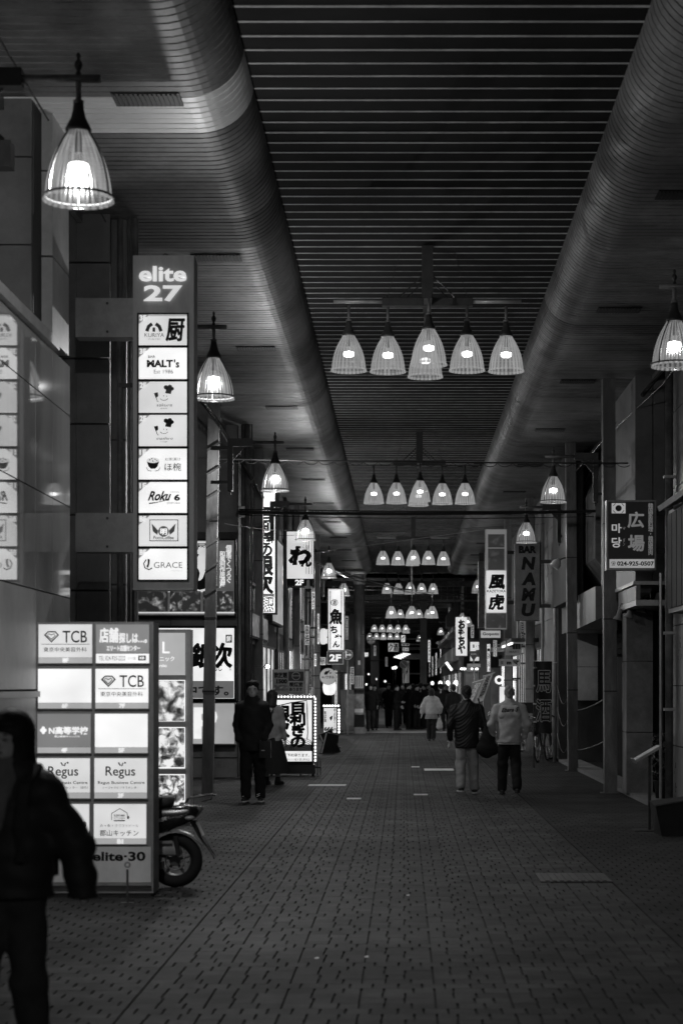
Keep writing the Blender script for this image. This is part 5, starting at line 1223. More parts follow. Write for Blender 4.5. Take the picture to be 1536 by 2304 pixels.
# rope barriers on the right
def rope(label, p, q, sag, r=.010, m=metal_mid):
    t = thing('rope_barrier', label, 'rope', (0, 0, 0), 0, 'ropes and chains on the right columns'); n = 16; a, b = Vector(p), Vector(q)
    MB().tube([a + (b - a) * i / n - Vector((0, 0, sag * 4 * (i / n) * (1 - i / n))) for i in range(n + 1)], r, 5).build('rope', m, t)
    for e in (a, b): MB().ring(e, .02, .006, 10, 'x').build('hook', metal_dark, t)
rope('upper striped rope between the two worn right columns', (WX(1297, 36), 35.9, WZ(1598, 36)), (WX(1360, 28.6), 28.6, WZ(1572, 28.6)), .03); rope('lower striped rope between the two worn right columns', (WX(1297, 36), 35.9, WZ(1687, 36)), (WX(1360, 28.6), 28.6, WZ(1667, 28.6)), .03)
for i, y in enumerate((1540, 1590, 1650)): rope(('upper', 'middle', 'lower')[i] + ' slack chain hanging from the rope column to the dark wall', (WX(1252, 40.2), 40.1, WZ(y, 40)), (WX(1279, 36), 36, WZ(y + 14, 36)), .33, .006, metal_mid)

# ------------------------------------------------------------------ small projecting shop signs further down
more = [(652, 1345, 672, 1400, 50, '酒処', lit25, 'dim small hanging sign under the square 2F sign'), (684, 1405, 697, 1452, 53, '串焼', lit45, 'narrow hanging sign with two kanji left of the lanterns'), (700, 1330, 709, 1372, 56, '寿司', lit70, 'bright slim sign between the 2F signs'),
        (716, 1478, 733, 1497, 60, '営業中', lit45, 'small wide sign left of the boxed 2F'), (776, 1385, 784, 1440, 68, 'ホテル', lit25, 'slim dim sign right of the tall fish sign'), (787, 1500, 797, 1540, 70, '薬局', lit45, 'slim lit sign above the vending machine'),
        (1058, 1405, 1066, 1436, 72, '喫茶', lit45, 'slim lit sign right of the hiragana sign'), (1108, 1440, 1118, 1478, 56, '和食', lit45, 'slim lit sign left of the dark square sign'), (1142, 1508, 1150, 1560, 54, '麺', lit45, 'upright lit strip beside the right column'), (1170, 1400, 1178, 1470, 50, '居酒屋', lit25, 'slim dim sign under the ribbed bar sign'),
        (1094, 1448, 1103, 1512, 60, '肉', lit70, 'bright slim strip behind the flags'), (962, 1440, 968, 1490, 100, '湯', lit70, 'thin bright vertical strip beside the far dark column'), (840, 1452, 846, 1476, 110, '茶', lit25, 'tiny dim sign in the dark left of the far street'), (866, 1478, 872, 1500, 120, '花', lit25, 'tiny dim sign in the middle of the far street')]
for x0, y0, x1, y1, D, tx, m_, lb in more:
    S = Sign('shop_sign', lb, 'sign', x0, y0, x1, y1, D, .14, metal_dark, .012, m_); S.text(tx, x0 + 1.5, y0 + 2, x1 - 1.5, y1 - 2, ink, .01, True, lv=1)
    sd = -1 if x0 < CX else 1; far = (3.4 if D < 80 else 2.8) if sd > 0 else -3.0
    a, b = sorted((sd * S.w / 2, far - S.o.location.x))
    if b - a > .02: B(a, b, .05, .09, S.h * .6, S.h * .6 + .05).build('bracket', metal_dark, S.o)
# ------------------------------------------------------------------ props on the pavement
# scooter: rear half shows past the pylon sign
SD = 15.25
sc_paint = mat('scooter paint', .016, .22, 0, .2, 6, spec=.6)
sc_grey = mat('scooter engine cover', .34, .4, 0, .2, 6)
k = SD / F
def sp(x, y): return ((x - 395) * k, (1997 - y) * k)      # photo point -> scooter plane (x, z), rear wheel hub above the origin
sc = thing('scooter', 'black parked motor scooter with its rear end showing past the elite 30 sign', 'scooter', (WX(395, SD), SD, 0), R(0))
def wheel(x, name='wheel'):
    w_ = MB().ring((x, 0, .222), .172, .05, 40, 'y', 12).build(name, rubber, sc, True)
    MB().ring((x, 0, .222), .128, .012, 36, 'y').ring((x, .03, .222), .124, .01, 36, 'y').build('rim', metal_light, w_, True)
    s_ = MB()
    for a in range(5):
        s_.tube([(x, 0, .222), (x + .125 * math.cos(a * 1.2566 + .3), 0, .222 + .125 * math.sin(a * 1.2566 + .3))], .014, 6)
    s_.build('spoke', metal_mid, w_); MB().tube([(x, -.05, .222), (x, .05, .222)], .045, 16).build('hub', metal_mid, w_); MB().ring((x, -.035, .222), .075, .006, 24, 'y').build('brake_disc', metal_light, w_, True)
wheel(0); wheel(-1.14)
def prof_body(pts, y, bulge, name, m, par=None):
    """side outline -> closed hull with rounded flanks"""
    n = len(pts); cx = sum(p[0] for p in pts) / n; cz = sum(p[1] for p in pts) / n
    vs, fs = [], []
    for (yy, s) in ((-y, .80), (-y * .82, .95), (0, 1.0), (y * .82, .95), (y, .80)):
        for x, z in pts: vs.append((cx + (x - cx) * s, yy, cz + (z - cz) * s))
    for r in range(4):
        for i in range(n): fs.append((r * n + i, r * n + (i + 1) % n, (r + 1) * n + (i + 1) % n, (r + 1) * n + i))
    fs.append(tuple(range(n - 1, -1, -1))); fs.append(tuple(4 * n + i for i in range(n)))
    return MB().add(vs, fs).build(name, m, par or sc, True)
prof_body([sp(215, 1842), sp(262, 1815), sp(330, 1818), sp(400, 1812), sp(450, 1812), sp(455, 1822), sp(445, 1838), sp(425, 1852), sp(380, 1870), sp(330, 1885), sp(250, 1905), sp(215, 1890)], .15, 0, 'tail_body', sc_paint)
prof_body([sp(222, 1818), sp(290, 1790), sp(350, 1793), sp(380, 1790), sp(394, 1795), sp(392, 1812), sp(330, 1822), sp(240, 1830)], .13, 0, 'seat', mat('scooter seat', .05, .6, 0, .2, 9, .2, 80))
prof_body([sp(436, 1816), sp(456, 1812), sp(458, 1822), sp(448, 1834), sp(438, 1832)], .10, 0, 'tail_light', mat('tail light lens', .12, .1, 0, .2, 5, spec=.8))
rk = MB()
for s in (-1, 1): rk.tube([(*sp(418, 1808)[:1], s * .07, sp(418, 1808)[1]), (sp(424, 1796)[0], s * .075, sp(424, 1796)[1]), (sp(475, 1788)[0], s * .075, sp(475, 1788)[1])], .008, 6)
for x in (430, 452, 475): rk.tube([(sp(x, 1795 - (x - 430) * .15)[0], -.075, sp(x, 1795 - (x - 430) * .15)[1]), (sp(x, 1795)[0], .075, sp(x, 1795 - (x - 430) * .15)[1])], .008, 6)
rk.tube([(sp(475, 1788)[0], -.075, sp(475, 1788)[1]), (sp(478, 1797)[0], -.06, sp(478, 1797)[1]), (sp(455, 1803)[0], -.05, sp(455, 1803)[1])], .007, 6)
rk.build('luggage_rack', metal_mid, sc, True)
prof_body([sp(225, 1905), sp(352, 1893), sp(388, 1890), sp(408, 1905), sp(412, 1922), sp(400, 1925), sp(350, 1922), sp(225, 1925)], .11, 0, 'engine_cover', sc_grey)
B(sp(225, 1950)[0], sp(372, 1935)[0], -.16, -.06, sp(225, 1952)[1], sp(225, 1936)[1]).build('muffler', metal_mid, sc)
fd = MB(); n = 12
for i in range(n):
    a0, a1 = R(20 + i * 10.5), R(20 + (i + 1) * 10.5)
    fd.add([(.245 * math.cos(a), yy, .222 + .245 * math.sin(a)) for a in (a0, a1) for yy in (-.07, .07)], [(0, 1, 3, 2)])
fd.build('rear_fender', black_plastic, sc, True)
mf = MB(); a = sp(435, 1848); b_ = sp(452, 1882); c_ = sp(486, 1932)
mf.add([(a[0] - .02, -.07, a[1]), (a[0] - .02, .07, a[1]), (b_[0] - .012, .065, b_[1]), (b_[0] - .012, -.065, b_[1]), (c_[0], .06, c_[1]), (c_[0], -.06, c_[1]), (a[0] + .03, -.07, a[1]), (a[0] + .03, .07, a[1]), (b_[0] + .012, .065, b_[1]), (b_[0] + .012, -.065, b_[1]), (c_[0] - .012, .06, c_[1] + .006), (c_[0] - .012, -.06, c_[1] + .006)],
       [(0, 1, 2, 3), (3, 2, 4, 5), (6, 9, 8, 7), (9, 11, 10, 8), (0, 3, 9, 6), (1, 7, 8, 2), (3, 5, 11, 9), (2, 8, 10, 4)]).build('mudguard_flap', black_plastic, sc)
mf = MB(); a = sp(443, 1850); b_ = sp(456, 1880); mf.add([(a[0] + .004, -.09, a[1]), (a[0] + .004, .09, a[1]), (b_[0] + .006, .09, b_[1]), (b_[0] + .006, -.09, b_[1])], [(0, 1, 2, 3)]).build('number_plate', white_print, sc)
MB().tube([(sp(398, 1880)[0], -.09, sp(398, 1880)[1]), (sp(404, 1900)[0], -.09, sp(404, 1925)[1])], .022, 10).build('shock_absorber', metal_dark, sc)
v_, f_ = glyphs('ZOOMER', .03, False, .3); a_ = v_[:, :2]; a_ = (a_ - a_.min(0)) / (a_.max(0) - a_.min(0)); p0, p1 = sp(325, 1853), sp(381, 1837)
mb = MB(); mb.v = [(p0[0] + u * (p1[0] - p0[0]), -.165, p0[1] - .02 + u * (p1[1] - p0[1]) + q * .03) for u, q in a_]; mb.f = f_; mb.build('side_lettering', white_print, sc)
for x_, y_, l_ in ((398, 1818, 16), (420, 1817, 12)): B(sp(x_, y_)[0], sp(x_ + l_, y_)[0], -.152, -.146, sp(x_, y_)[1] - .008, sp(x_, y_)[1] + .012).build('trim', chrome, sc)
B(sp(352, 1893)[0], sp(392, 1893)[0], -.135, -.12, sp(352, 1893)[1] - .01, sp(352, 1893)[1] + .012).build('cover_trim', metal_light, sc)
MB().ell((sp(430, 1838)[0], -.13, sp(430, 1838)[1]), (.045, .03, .022), 12, 8).build('indicator', mat('indicator lens', .45, .15, 0, .1, 6, spec=.8), sc, True)
# front of the scooter (behind the sign)
B(-1.0, -.45, -.14, .14, .26, .32).build('footboard', black_plastic, sc); MB().prism([(-1.0, .3), (-.92, .3), (-.98, .85), (-1.06, .92)], -.18, .18).build('leg_shield', sc_paint, sc)
MB().tube([(-1.14, 0, .24), (-1.02, 0, .9)], .03, 8).build('fork', metal_mid, sc); MB().tube([(-1.0, -.3, .95), (-1.02, 0, .93), (-1.0, .3, .95)], .014, 8).build('handlebar', metal_dark, sc); MB().ell((-1.08, 0, .86), (.08, .1, .08), 12, 8).build('headlamp', white_print, sc, True)
B(-.3, -.26, -.02, .10, 0, .2).build('stand', metal_mid, sc)

# bicycles
def bicycle(label, X, D, rot, basket=True):
    t = thing('bicycle', label, 'bicycle', (X, D, 0), rot, 'bicycles parked on the right')
    for x in (0, 1.06):
        w_ = MB().ring((x, 0, .33), .315, .016, 40, 'y', 8).build('wheel', rubber, t, True); MB().ring((x, 0, .33), .298, .009, 40, 'y').build('rim', chrome, w_, True)
        s_ = MB()
        for a in range(18): s_.tube([(x, .012 * (-1) ** a, .33), (x + .295 * math.cos(a * R(20)), 0, .33 + .295 * math.sin(a * R(20)))], .0016, 3)
        s_.build('spokes', chrome, w_)
        f_ = MB()
        for i in range(10):
            a0, a1 = R((40 if x == 0 else 0) + i * 14), R((40 if x == 0 else 0) + i * 14 + 14)
            f_.add([(x + .35 * math.cos(a), yy, .33 + .35 * math.sin(a)) for a in (a0, a1) for yy in (-.03, .03)], [(0, 1, 3, 2)])
        f_.build('mudguard', chrome, t, True)
    fm = MB().tube([(0, 0, .33), (.12, 0, .62), (.16, 0, .82)], .016, 8).tube([(.14, 0, .66), (.45, 0, .36), (.62, 0, .30)], .02, 8).tube([(.62, 0, .30), (.72, 0, .78)], .016, 8)
    for s in (-1, 1): fm.tube([(.62, s * .02, .3), (1.06, s * .06, .33), (.71, s * .02, .7)], .010, 6)
    fm.build('frame', metal_mid, t, True)
    MB().tube([(.42, -.27, .97), (.28, -.25, 1.0), (.18, -.1, .96), (.16, 0, .9), (.18, .1, .96), (.28, .25, 1.0), (.42, .27, .97)], .012, 8).build('handlebar', chrome, t, True)
    for s in (-1, 1): MB().tube([(.30, s * .25, 1.0), (.44, s * .27, .97)], .017, 8).build('grip', rubber, t)
    MB().ell((.76, 0, .83), (.13, .085, .04), 14, 8).build('saddle', black_plastic, t, True)
    if basket:
        b = MB(); zz0, zz1 = .66, .92
        for i in range(9):
            x = -.24 + i * .04
            for y in (-.15, .15): b.tube([(x, y * .85, zz0), (x, y, zz1)], .003, 4)
        for i in range(8):
            y = -.14 + i * .04
            for x in (-.25, .08): b.tube([(x, y * .85, zz0), (x, y, zz1)], .003, 4)
        for z in (zz0, .75, .84, zz1):
            q = .85 + .15 * (z - zz0) / .26; b.tube([(-.25, -.15 * q, z), (.08, -.15 * q, z), (.08, .15 * q, z), (-.25, .15 * q, z), (-.25, -.15 * q, z)], .005, 4)
        b.box(-.25, .08, -.125, .125, zz0 - .006, zz0)
        b.build('basket', metal_dark, t)
    MB().ell((-.05, .0, .58), (.04, .04, .05), 10, 8).build('lamp', chrome, t, True)
    MB().tube([(1.06, -.05, .33), (1.16, -.14, .0)], .01, 6).tube([(1.06, .05, .33), (1.16, .14, .0)], .01, 6).build('stand', chrome, t)
    MB().tube([(.62, -.08, .3), (.70, -.09, .16)], .012, 6).build('crank', chrome, t)
    return t
bicycle('bicycle with front basket parked beside the dark cloth banner', WX(1206, 40.3), 40.0, R(74)); bicycle('bicycle half hidden between the two walking men', WX(1086, 46), 46.2, R(18), False)
bicycle('bicycle in deep shade behind the rope column', WX(1236, 41.8), 41.6, R(60), False)

# menu stand
MD = DG(1869)
ms = thing('menu_stand', 'black menu stand with tilted plate on the right pavement', 'menu stand', (WX(1460, MD), MD, 0))
B(-.19, .21, -.16, .16, 0, .012).build('base', metal_dark, ms); B(-.016, .016, -.016, .016, .012, .90).build('post', metal_dark, ms)
q = Matrix.Rotation(R(-30), 3, 'Y')
B(-.20, .14, -.15, .15, .86, .885, q).build('plate', mat('menu plate', .32, .3, .4, .2, 9), ms); B(-.19, .13, -.14, .14, .887, .892, q, (-.03, 0, .8725)).build('menu_sheet', mat('menu sheet', .45, .4, 0, .3, 16), ms); B(-.205, -.195, -.15, .15, .85, .91, q, (-.03, 0, .8725)).build('lip', metal_light, ms)
bgm = mat('bag cloth', .02, .5, 0, .3, 8, .4, 30)
bx = thing('covered_box', 'black covered box leaning on the pavement at the right edge', 'box', (WX(1516, 20.6), 20.6, 0), R(8))
MB().add([(-.20, -.2, 0), (.3, -.2, 0), (.3, .25, 0), (-.16, .25, 0), (-.28, -.24, .33), (.3, -.22, .42), (.3, .3, .42), (-.2, .3, .36)], [(0, 3, 2, 1), (4, 5, 6, 7), (0, 1, 5, 4), (1, 2, 6, 5), (2, 3, 7, 6), (3, 0, 4, 7)]).build('cover', bgm, bx)
MB().tube([(-.285, -.245, .335), (.3, -.225, .425)], .015, 6).build('piping', metal_dark, bx)
# potted plant
pp = thing('potted_plant', 'dark potted shrub standing in the recessed entrance', 'plant', (WX(1490, 26.3), 26.3, .05))
MB().lathe([(.10, 0), (.13, .25), (.14, .26), (.12, .26)], 16, capb=True).build('pot', walldark, pp, True); MB().tube([(0, 0, .2), (0, 0, .45)], .015, 6).build('stem', walldark, pp)
lf = MB()
for i in range(420):
    a, u, h = random.uniform(0, 6.28), random.random() ** .5, random.uniform(.28, .92); r_ = .17 * u * (1.1 - abs(h - .6)); c_ = Vector((r_ * math.cos(a), r_ * math.sin(a), h)); d1 = Vector((random.gauss(0, 1), random.gauss(0, 1), random.gauss(0, 1))).normalized() * .035; d2 = d1.cross(Vector((random.gauss(0, 1), random.gauss(0, 1), .3))).normalized() * .014
    lf.add([c_ - d1, c_ + d2, c_ + d1, c_ - d2], [(0, 1, 2, 3)])
stuff(lf.build('foliage', mat('leaf', .045, .4, 0, .4, 20), pp))
# black meter box and small board near the right shops
t = thing('shelf_stand', 'low black display stand behind the man in the pale jacket', 'stand', (WX(1168, 43.5), 43.5, 0)); B(-.25, .35, 0, .3, 1.0, 1.25).build('top_box', black_plastic, t)
for x in (-.22, .3): B(x, x + .03, .05, .08, 0, 1.0).build('leg', metal_mid, t)
S = Sign('standing_board', 'white lit upright panel behind the pale jacket man', 'sign board', 1122, 1544, 1136, 1600, 50.5, .12, metal_dark, .01, lit70); B(-S.w / 2, S.w / 2, .02, .1, -S.o.location.z, -.001).build('foot', metal_dark, S.o)
t = thing('neon_emblem', 'round glowing emblem lamp left of the pale jacket man', 'lamp', (WX(1122, 50), 50, WZ(1535, 50))); MB().ring((0, 0, .06), .09, .03, 24, 'y').build('ring', emit('emblem glow', .8), t, True); B(0, .5, .02, .05, .04, .07).build('arm', metal_dark, t)
B(.45, .5, .02, .05, -WZ(1535, 50), .07).build('post', metal_dark, t)
# scraps of paper
for i, (x, y) in enumerate(((917, 2016), (712, 2158), (824, 2155), (1145, 1744))):
    D = DG(y); o = MB().add([(-.012, -.02, .004), (.014, -.018, .003), (.011, .021, .009), (-.011, .018, .005)], [(0, 1, 2, 3)]); o = o.build('paper_scrap', white_print); o.location = (WX(x, D), D, .002); tag(o, ('small white paper scrap on the middle paving', 'tiny scrap near the bottom left of the roadway', 'tiny scrap near the bottom middle of the roadway', 'small scrap behind the pale jacket man')[i], 'litter', 'scraps on the paving')
# ------------------------------------------------------------------ people: bodies and clothes from blended volumes
def V3(*a): return np.array(a, dtype=np.float64)
def cap(a, b, ra, rb, fy=1.0, k=.03): return ('c', V3(*a), V3(*b), ra, rb, fy, k)
def ell(c, r, k=.03, sub=False): return ('s' if sub else 'e', V3(*c), V3(*r), k)
def field(P, prims):
    d = None
    for q in prims:
        if q[0] == 'c':
            _, a, b, ra, rb, fy, k = q
            sc_ = np.array([1, 1 / fy, 1]); ab = (b - a) * sc_; pa = (P - a) * sc_
            t = np.clip((pa @ ab) / max(ab @ ab, 1e-9), 0, 1)
            e = np.linalg.norm(pa - t[:, None] * ab, axis=1) - (ra + (rb - ra) * t)
        else:
            c, r, k = q[1], q[2], q[3]; u = (P - c) / r; n = np.linalg.norm(u, axis=1); e = (n - 1) * r.min()
        if d is None: d = e; continue
        if q[0] == 's':
            h = np.clip(.5 - .5 * (d + e) / k, 0, 1); d = d + (-e - d) * h + k * h * (1 - h)
        else:
            h = np.clip(.5 + .5 * (e - d) / k, 0, 1); d = e + (d - e) * h - k * h * (1 - h)
    return d
def surf(prims, lo, hi, res, post=None):
    """surface nets over the volume's zero level"""
    lo, hi = np.array(lo), np.array(hi); n = np.ceil((hi - lo) / res).astype(int) + 1
    g = np.stack(np.meshgrid(*[np.arange(k) for k in n], indexing='ij'), -1).reshape(-1, 3)
    P = lo + g * res; d = field(P, prims)
    if post is not None: d = post(P, d)
    d = d.reshape(n); s = d < 0
    corners = [(i, j, k) for i in (0, 1) for j in (0, 1) for k in (0, 1)]
    sl = lambda c: tuple(slice(c[q], n[q] - 1 + c[q]) for q in range(3))
    cnt = sum(s[sl(c)].astype(int) for c in corners); act = (cnt > 0) & (cnt < 8)
    idx = -np.ones(act.shape, int); cells = np.argwhere(act); idx[act] = np.arange(len(cells))
    acc = np.zeros((len(cells), 3)); w_ = np.zeros(len(cells))
    for a in range(8):
        for b in range(a + 1, 8):
            ca, cb = np.array(corners[a]), np.array(corners[b])
            if np.abs(ca - cb).sum() != 1: continue
            da = d[tuple((cells + ca).T)]; db = d[tuple((cells + cb).T)]; x = (da < 0) != (db < 0)
            t = np.where(x, da / np.where(x, da - db, 1), 0)
            acc += np.where(x[:, None], ca + t[:, None] * (cb - ca), 0); w_ += x
    vs = lo + (cells + acc / w_[:, None]) * res
    fs = []
    for ax in range(3):
        e = np.zeros(3, int); e[ax] = 1; u, v = [(1, 2), (2, 0), (0, 1)][ax]; eu = np.zeros(3, int); eu[u] = 1; ev = np.zeros(3, int); ev[v] = 1
        s0 = s[tuple(slice(0, n[q] - e[q]) for q in range(3))]; s1 = s[tuple(slice(e[q], n[q]) for q in range(3))]
        for p, fl in ((np.argwhere(s0 & ~s1), False), (np.argwhere(~s0 & s1), True)):
            p = p[(p[:, u] > 0) & (p[:, v] > 0) & (p[:, u] < n[u] - 1) & (p[:, v] < n[v] - 1)]
            if not len(p): continue
            q = np.stack([idx[tuple((p - eu - ev).T)], idx[tuple((p - ev).T)], idx[tuple(p.T)], idx[tuple((p - eu).T)]], 1)
            q = q[(q >= 0).all(1)]; fs.append(q[:, ::-1] if fl else q)
    return vs, np.concatenate(fs) if fs else np.zeros((0, 4), int)
def join(parts):
    vs, fs, o = [], [], 0
    for v, f in parts: vs.append(v); fs.append(f + o); o += len(v)
    return np.concatenate(vs), np.concatenate(fs)
def smesh(name, vf, m, parent=None):
    me = bpy.data.meshes.new(name); me.from_pydata(vf[0].tolist(), [], vf[1].tolist()); me.update(); me.polygons.foreach_set('use_smooth', [True] * len(me.polygons)); me.materials.append(m)
    return put(name, me, parent)
def folds(P, a, f):
    return a * (np.sin(P[:, 2] * f + 4 * np.sin(P[:, 0] * 9) + 3 * np.sin(P[:, 1] * 11)) + .6 * np.sin(P[:, 2] * f * 1.9 + P[:, 0] * f * .8 + 2 * np.sin(P[:, 1] * 17)))
# head about 0.225 m tall, face towards -y, chin at z = 0
def head_vf(res, female=False):
    pr = [ell((0, .012, .135), (.073, .092, .092)), ell((0, -.012, .075), (.058, .068, .072), .04), ell((0, -.045, .028), (.034, .034, .026), .03),
          cap((0, -.086, .105), (0, -.107, .076), .010, .015, 1, .015), ell((0, -.078, .118), (.05, .018, .012), .02),
          ell((-.03, -.092, .103), (.018, .016, .011), .01, True), ell((.03, -.092, .103), (.018, .016, .011), .01, True), ell((-.03, -.078, .103), (.013, .011, .010), .006), ell((.03, -.078, .103), (.013, .011, .010), .006),
          ell((0, -.083, .047), (.023, .011, .007), .008), ell((0, -.081, .036), (.019, .011, .007), .008), ell((0, -.097, .042), (.022, .006, .0022), .004, True),
          ell((-.073, .012, .09), (.010, .018, .03), .008), ell((.073, .012, .09), (.010, .018, .03), .008), cap((0, .02, .03), (0, .03, -.12), .052, .058, 1, .03)]
    return surf(pr, (-.11, -.14, -.14), (.11, .14, .25), res)
def hair_vf(kind, res):
    def wisp(P, d): return d + .004 * np.sin(P[:, 0] * 90 + 3 * np.sin(P[:, 2] * 40)) + .003 * np.sin(P[:, 1] * 110 + P[:, 2] * 30)
    def cut(P, d): return np.maximum(wisp(P, d), (.098 - .85 * P[:, 1] + .006 * np.sin(P[:, 0] * 120)) - P[:, 2])
    box = ((-.14, -.15, -.32), (.14, .18, .28))
    if kind == 'short': return surf([ell((0, .02, .145), (.082, .098, .096)), cap((0, .05, .1), (0, .06, .02), .07, .055, 1, .03)], *box, res, cut)
    if kind == 'tousled': return surf([ell((0, .016, .147), (.090, .100, .094)), ell((-.035, -.045, .195), (.05, .045, .03), .03), ell((.04, -.03, .2), (.045, .05, .03), .03), cap((0, .05, .1), (0, .06, .01), .072, .06, 1, .03)], *box, res, cut)
    if kind == 'crop': return surf([ell((0, .018, .140), (.0765, .095, .093)), cap((0, .05, .1), (0, .055, .02), .062, .05, 1, .03)], *box, res, cut)
    if kind == 'bob': pr = [ell((0, .02, .15), (.094, .108, .098)), cap((0, .03, .12), (0, .035, -.05), .098, .106, .92, .04), ell((0, -.125, .055), (.058, .085, .085), .015, True), ell((0, .0, -.185), (.4, .4, .10), .01, True)]
    else: pr = [ell((0, .02, .15), (.092, .105, .098)), cap((0, .04, .12), (0, .075, -.20), .094, .07, .55, .04), ell((0, -.12, .06), (.068, .09, .09), .015, True)]
    return surf(pr, *box, res, lambda P, d: d + .0016 * np.sin(np.arctan2(P[:, 0], P[:, 1] - .02) * 34 + 2 * np.sin(P[:, 2] * 20)))
def hand_vf(res):
    # fingers hang down (-z), palm towards +y, slightly curled; thumb leaves the side of the palm
    pr = [cap((-.02, 0, .0), (-.022, .004, -.075), .014, .016, .8, .012), cap((.02, 0, .0), (.022, .004, -.075), .014, .016, .8, .012), cap((0, 0, .02), (0, 0, -.07), .026, .022, .6, .015)]
    for x, l in ((-.033, .062), (-.011, .076), (.011, .080), (.032, .072)):
        pr += [cap((x, .004, -.078), (x * 1.05, .012, -.078 - l * .5), .0095, .009, 1, .006), cap((x * 1.05, .012, -.078 - l * .5), (x * 1.02, .030, -.078 - l * .93), .0088, .0075, 1, .004)]
    pr += [cap((.028, .004, -.018), (.052, .014, -.045), .013, .0115, 1, .01), cap((.052, .014, -.045), (.060, .028, -.078), .011, .0085, 1, .005)]
    return surf(pr, (-.07, -.05, -.19), (.09, .07, .06), res)
_HC = {}
def cached(key, fn):
    if key not in _HC: _HC[key] = fn()
    return _HC[key]
def xf(vf, M):
    v = np.c_[vf[0], np.ones(len(vf[0]))] @ np.array(M).T
    return v[:, :3], vf[1]
skin = mat('skin', .6, .5, 0, .12, 20)
hair_b = mat('black hair', .020, .62, 0, .4, 60, stretch=(1, 1, .15), spec=.25); hair_g = mat('grey hair', .20, .5, 0, .35, 60, stretch=(1, 1, .15))
def cloth(name, c, rough=.85, bump=.3): return mat(name, c, rough, 0, .18, 14, bump, 220, spec=.2)
navy = cloth('black cloth', .016); dkgrey = cloth('dark grey cloth', .035); beige = cloth('beige cotton', .34); pale = cloth('pale jacket cloth', .46, .6, .15); midg = cloth('grey knit', .24); puff = cloth('pale puffer', .45, .5, .1)
shoe_d = mat('dark shoe', .02, .5, 0, .2, 10); shoe_w = mat('white sole', .55, .6, 0, .1, 10)
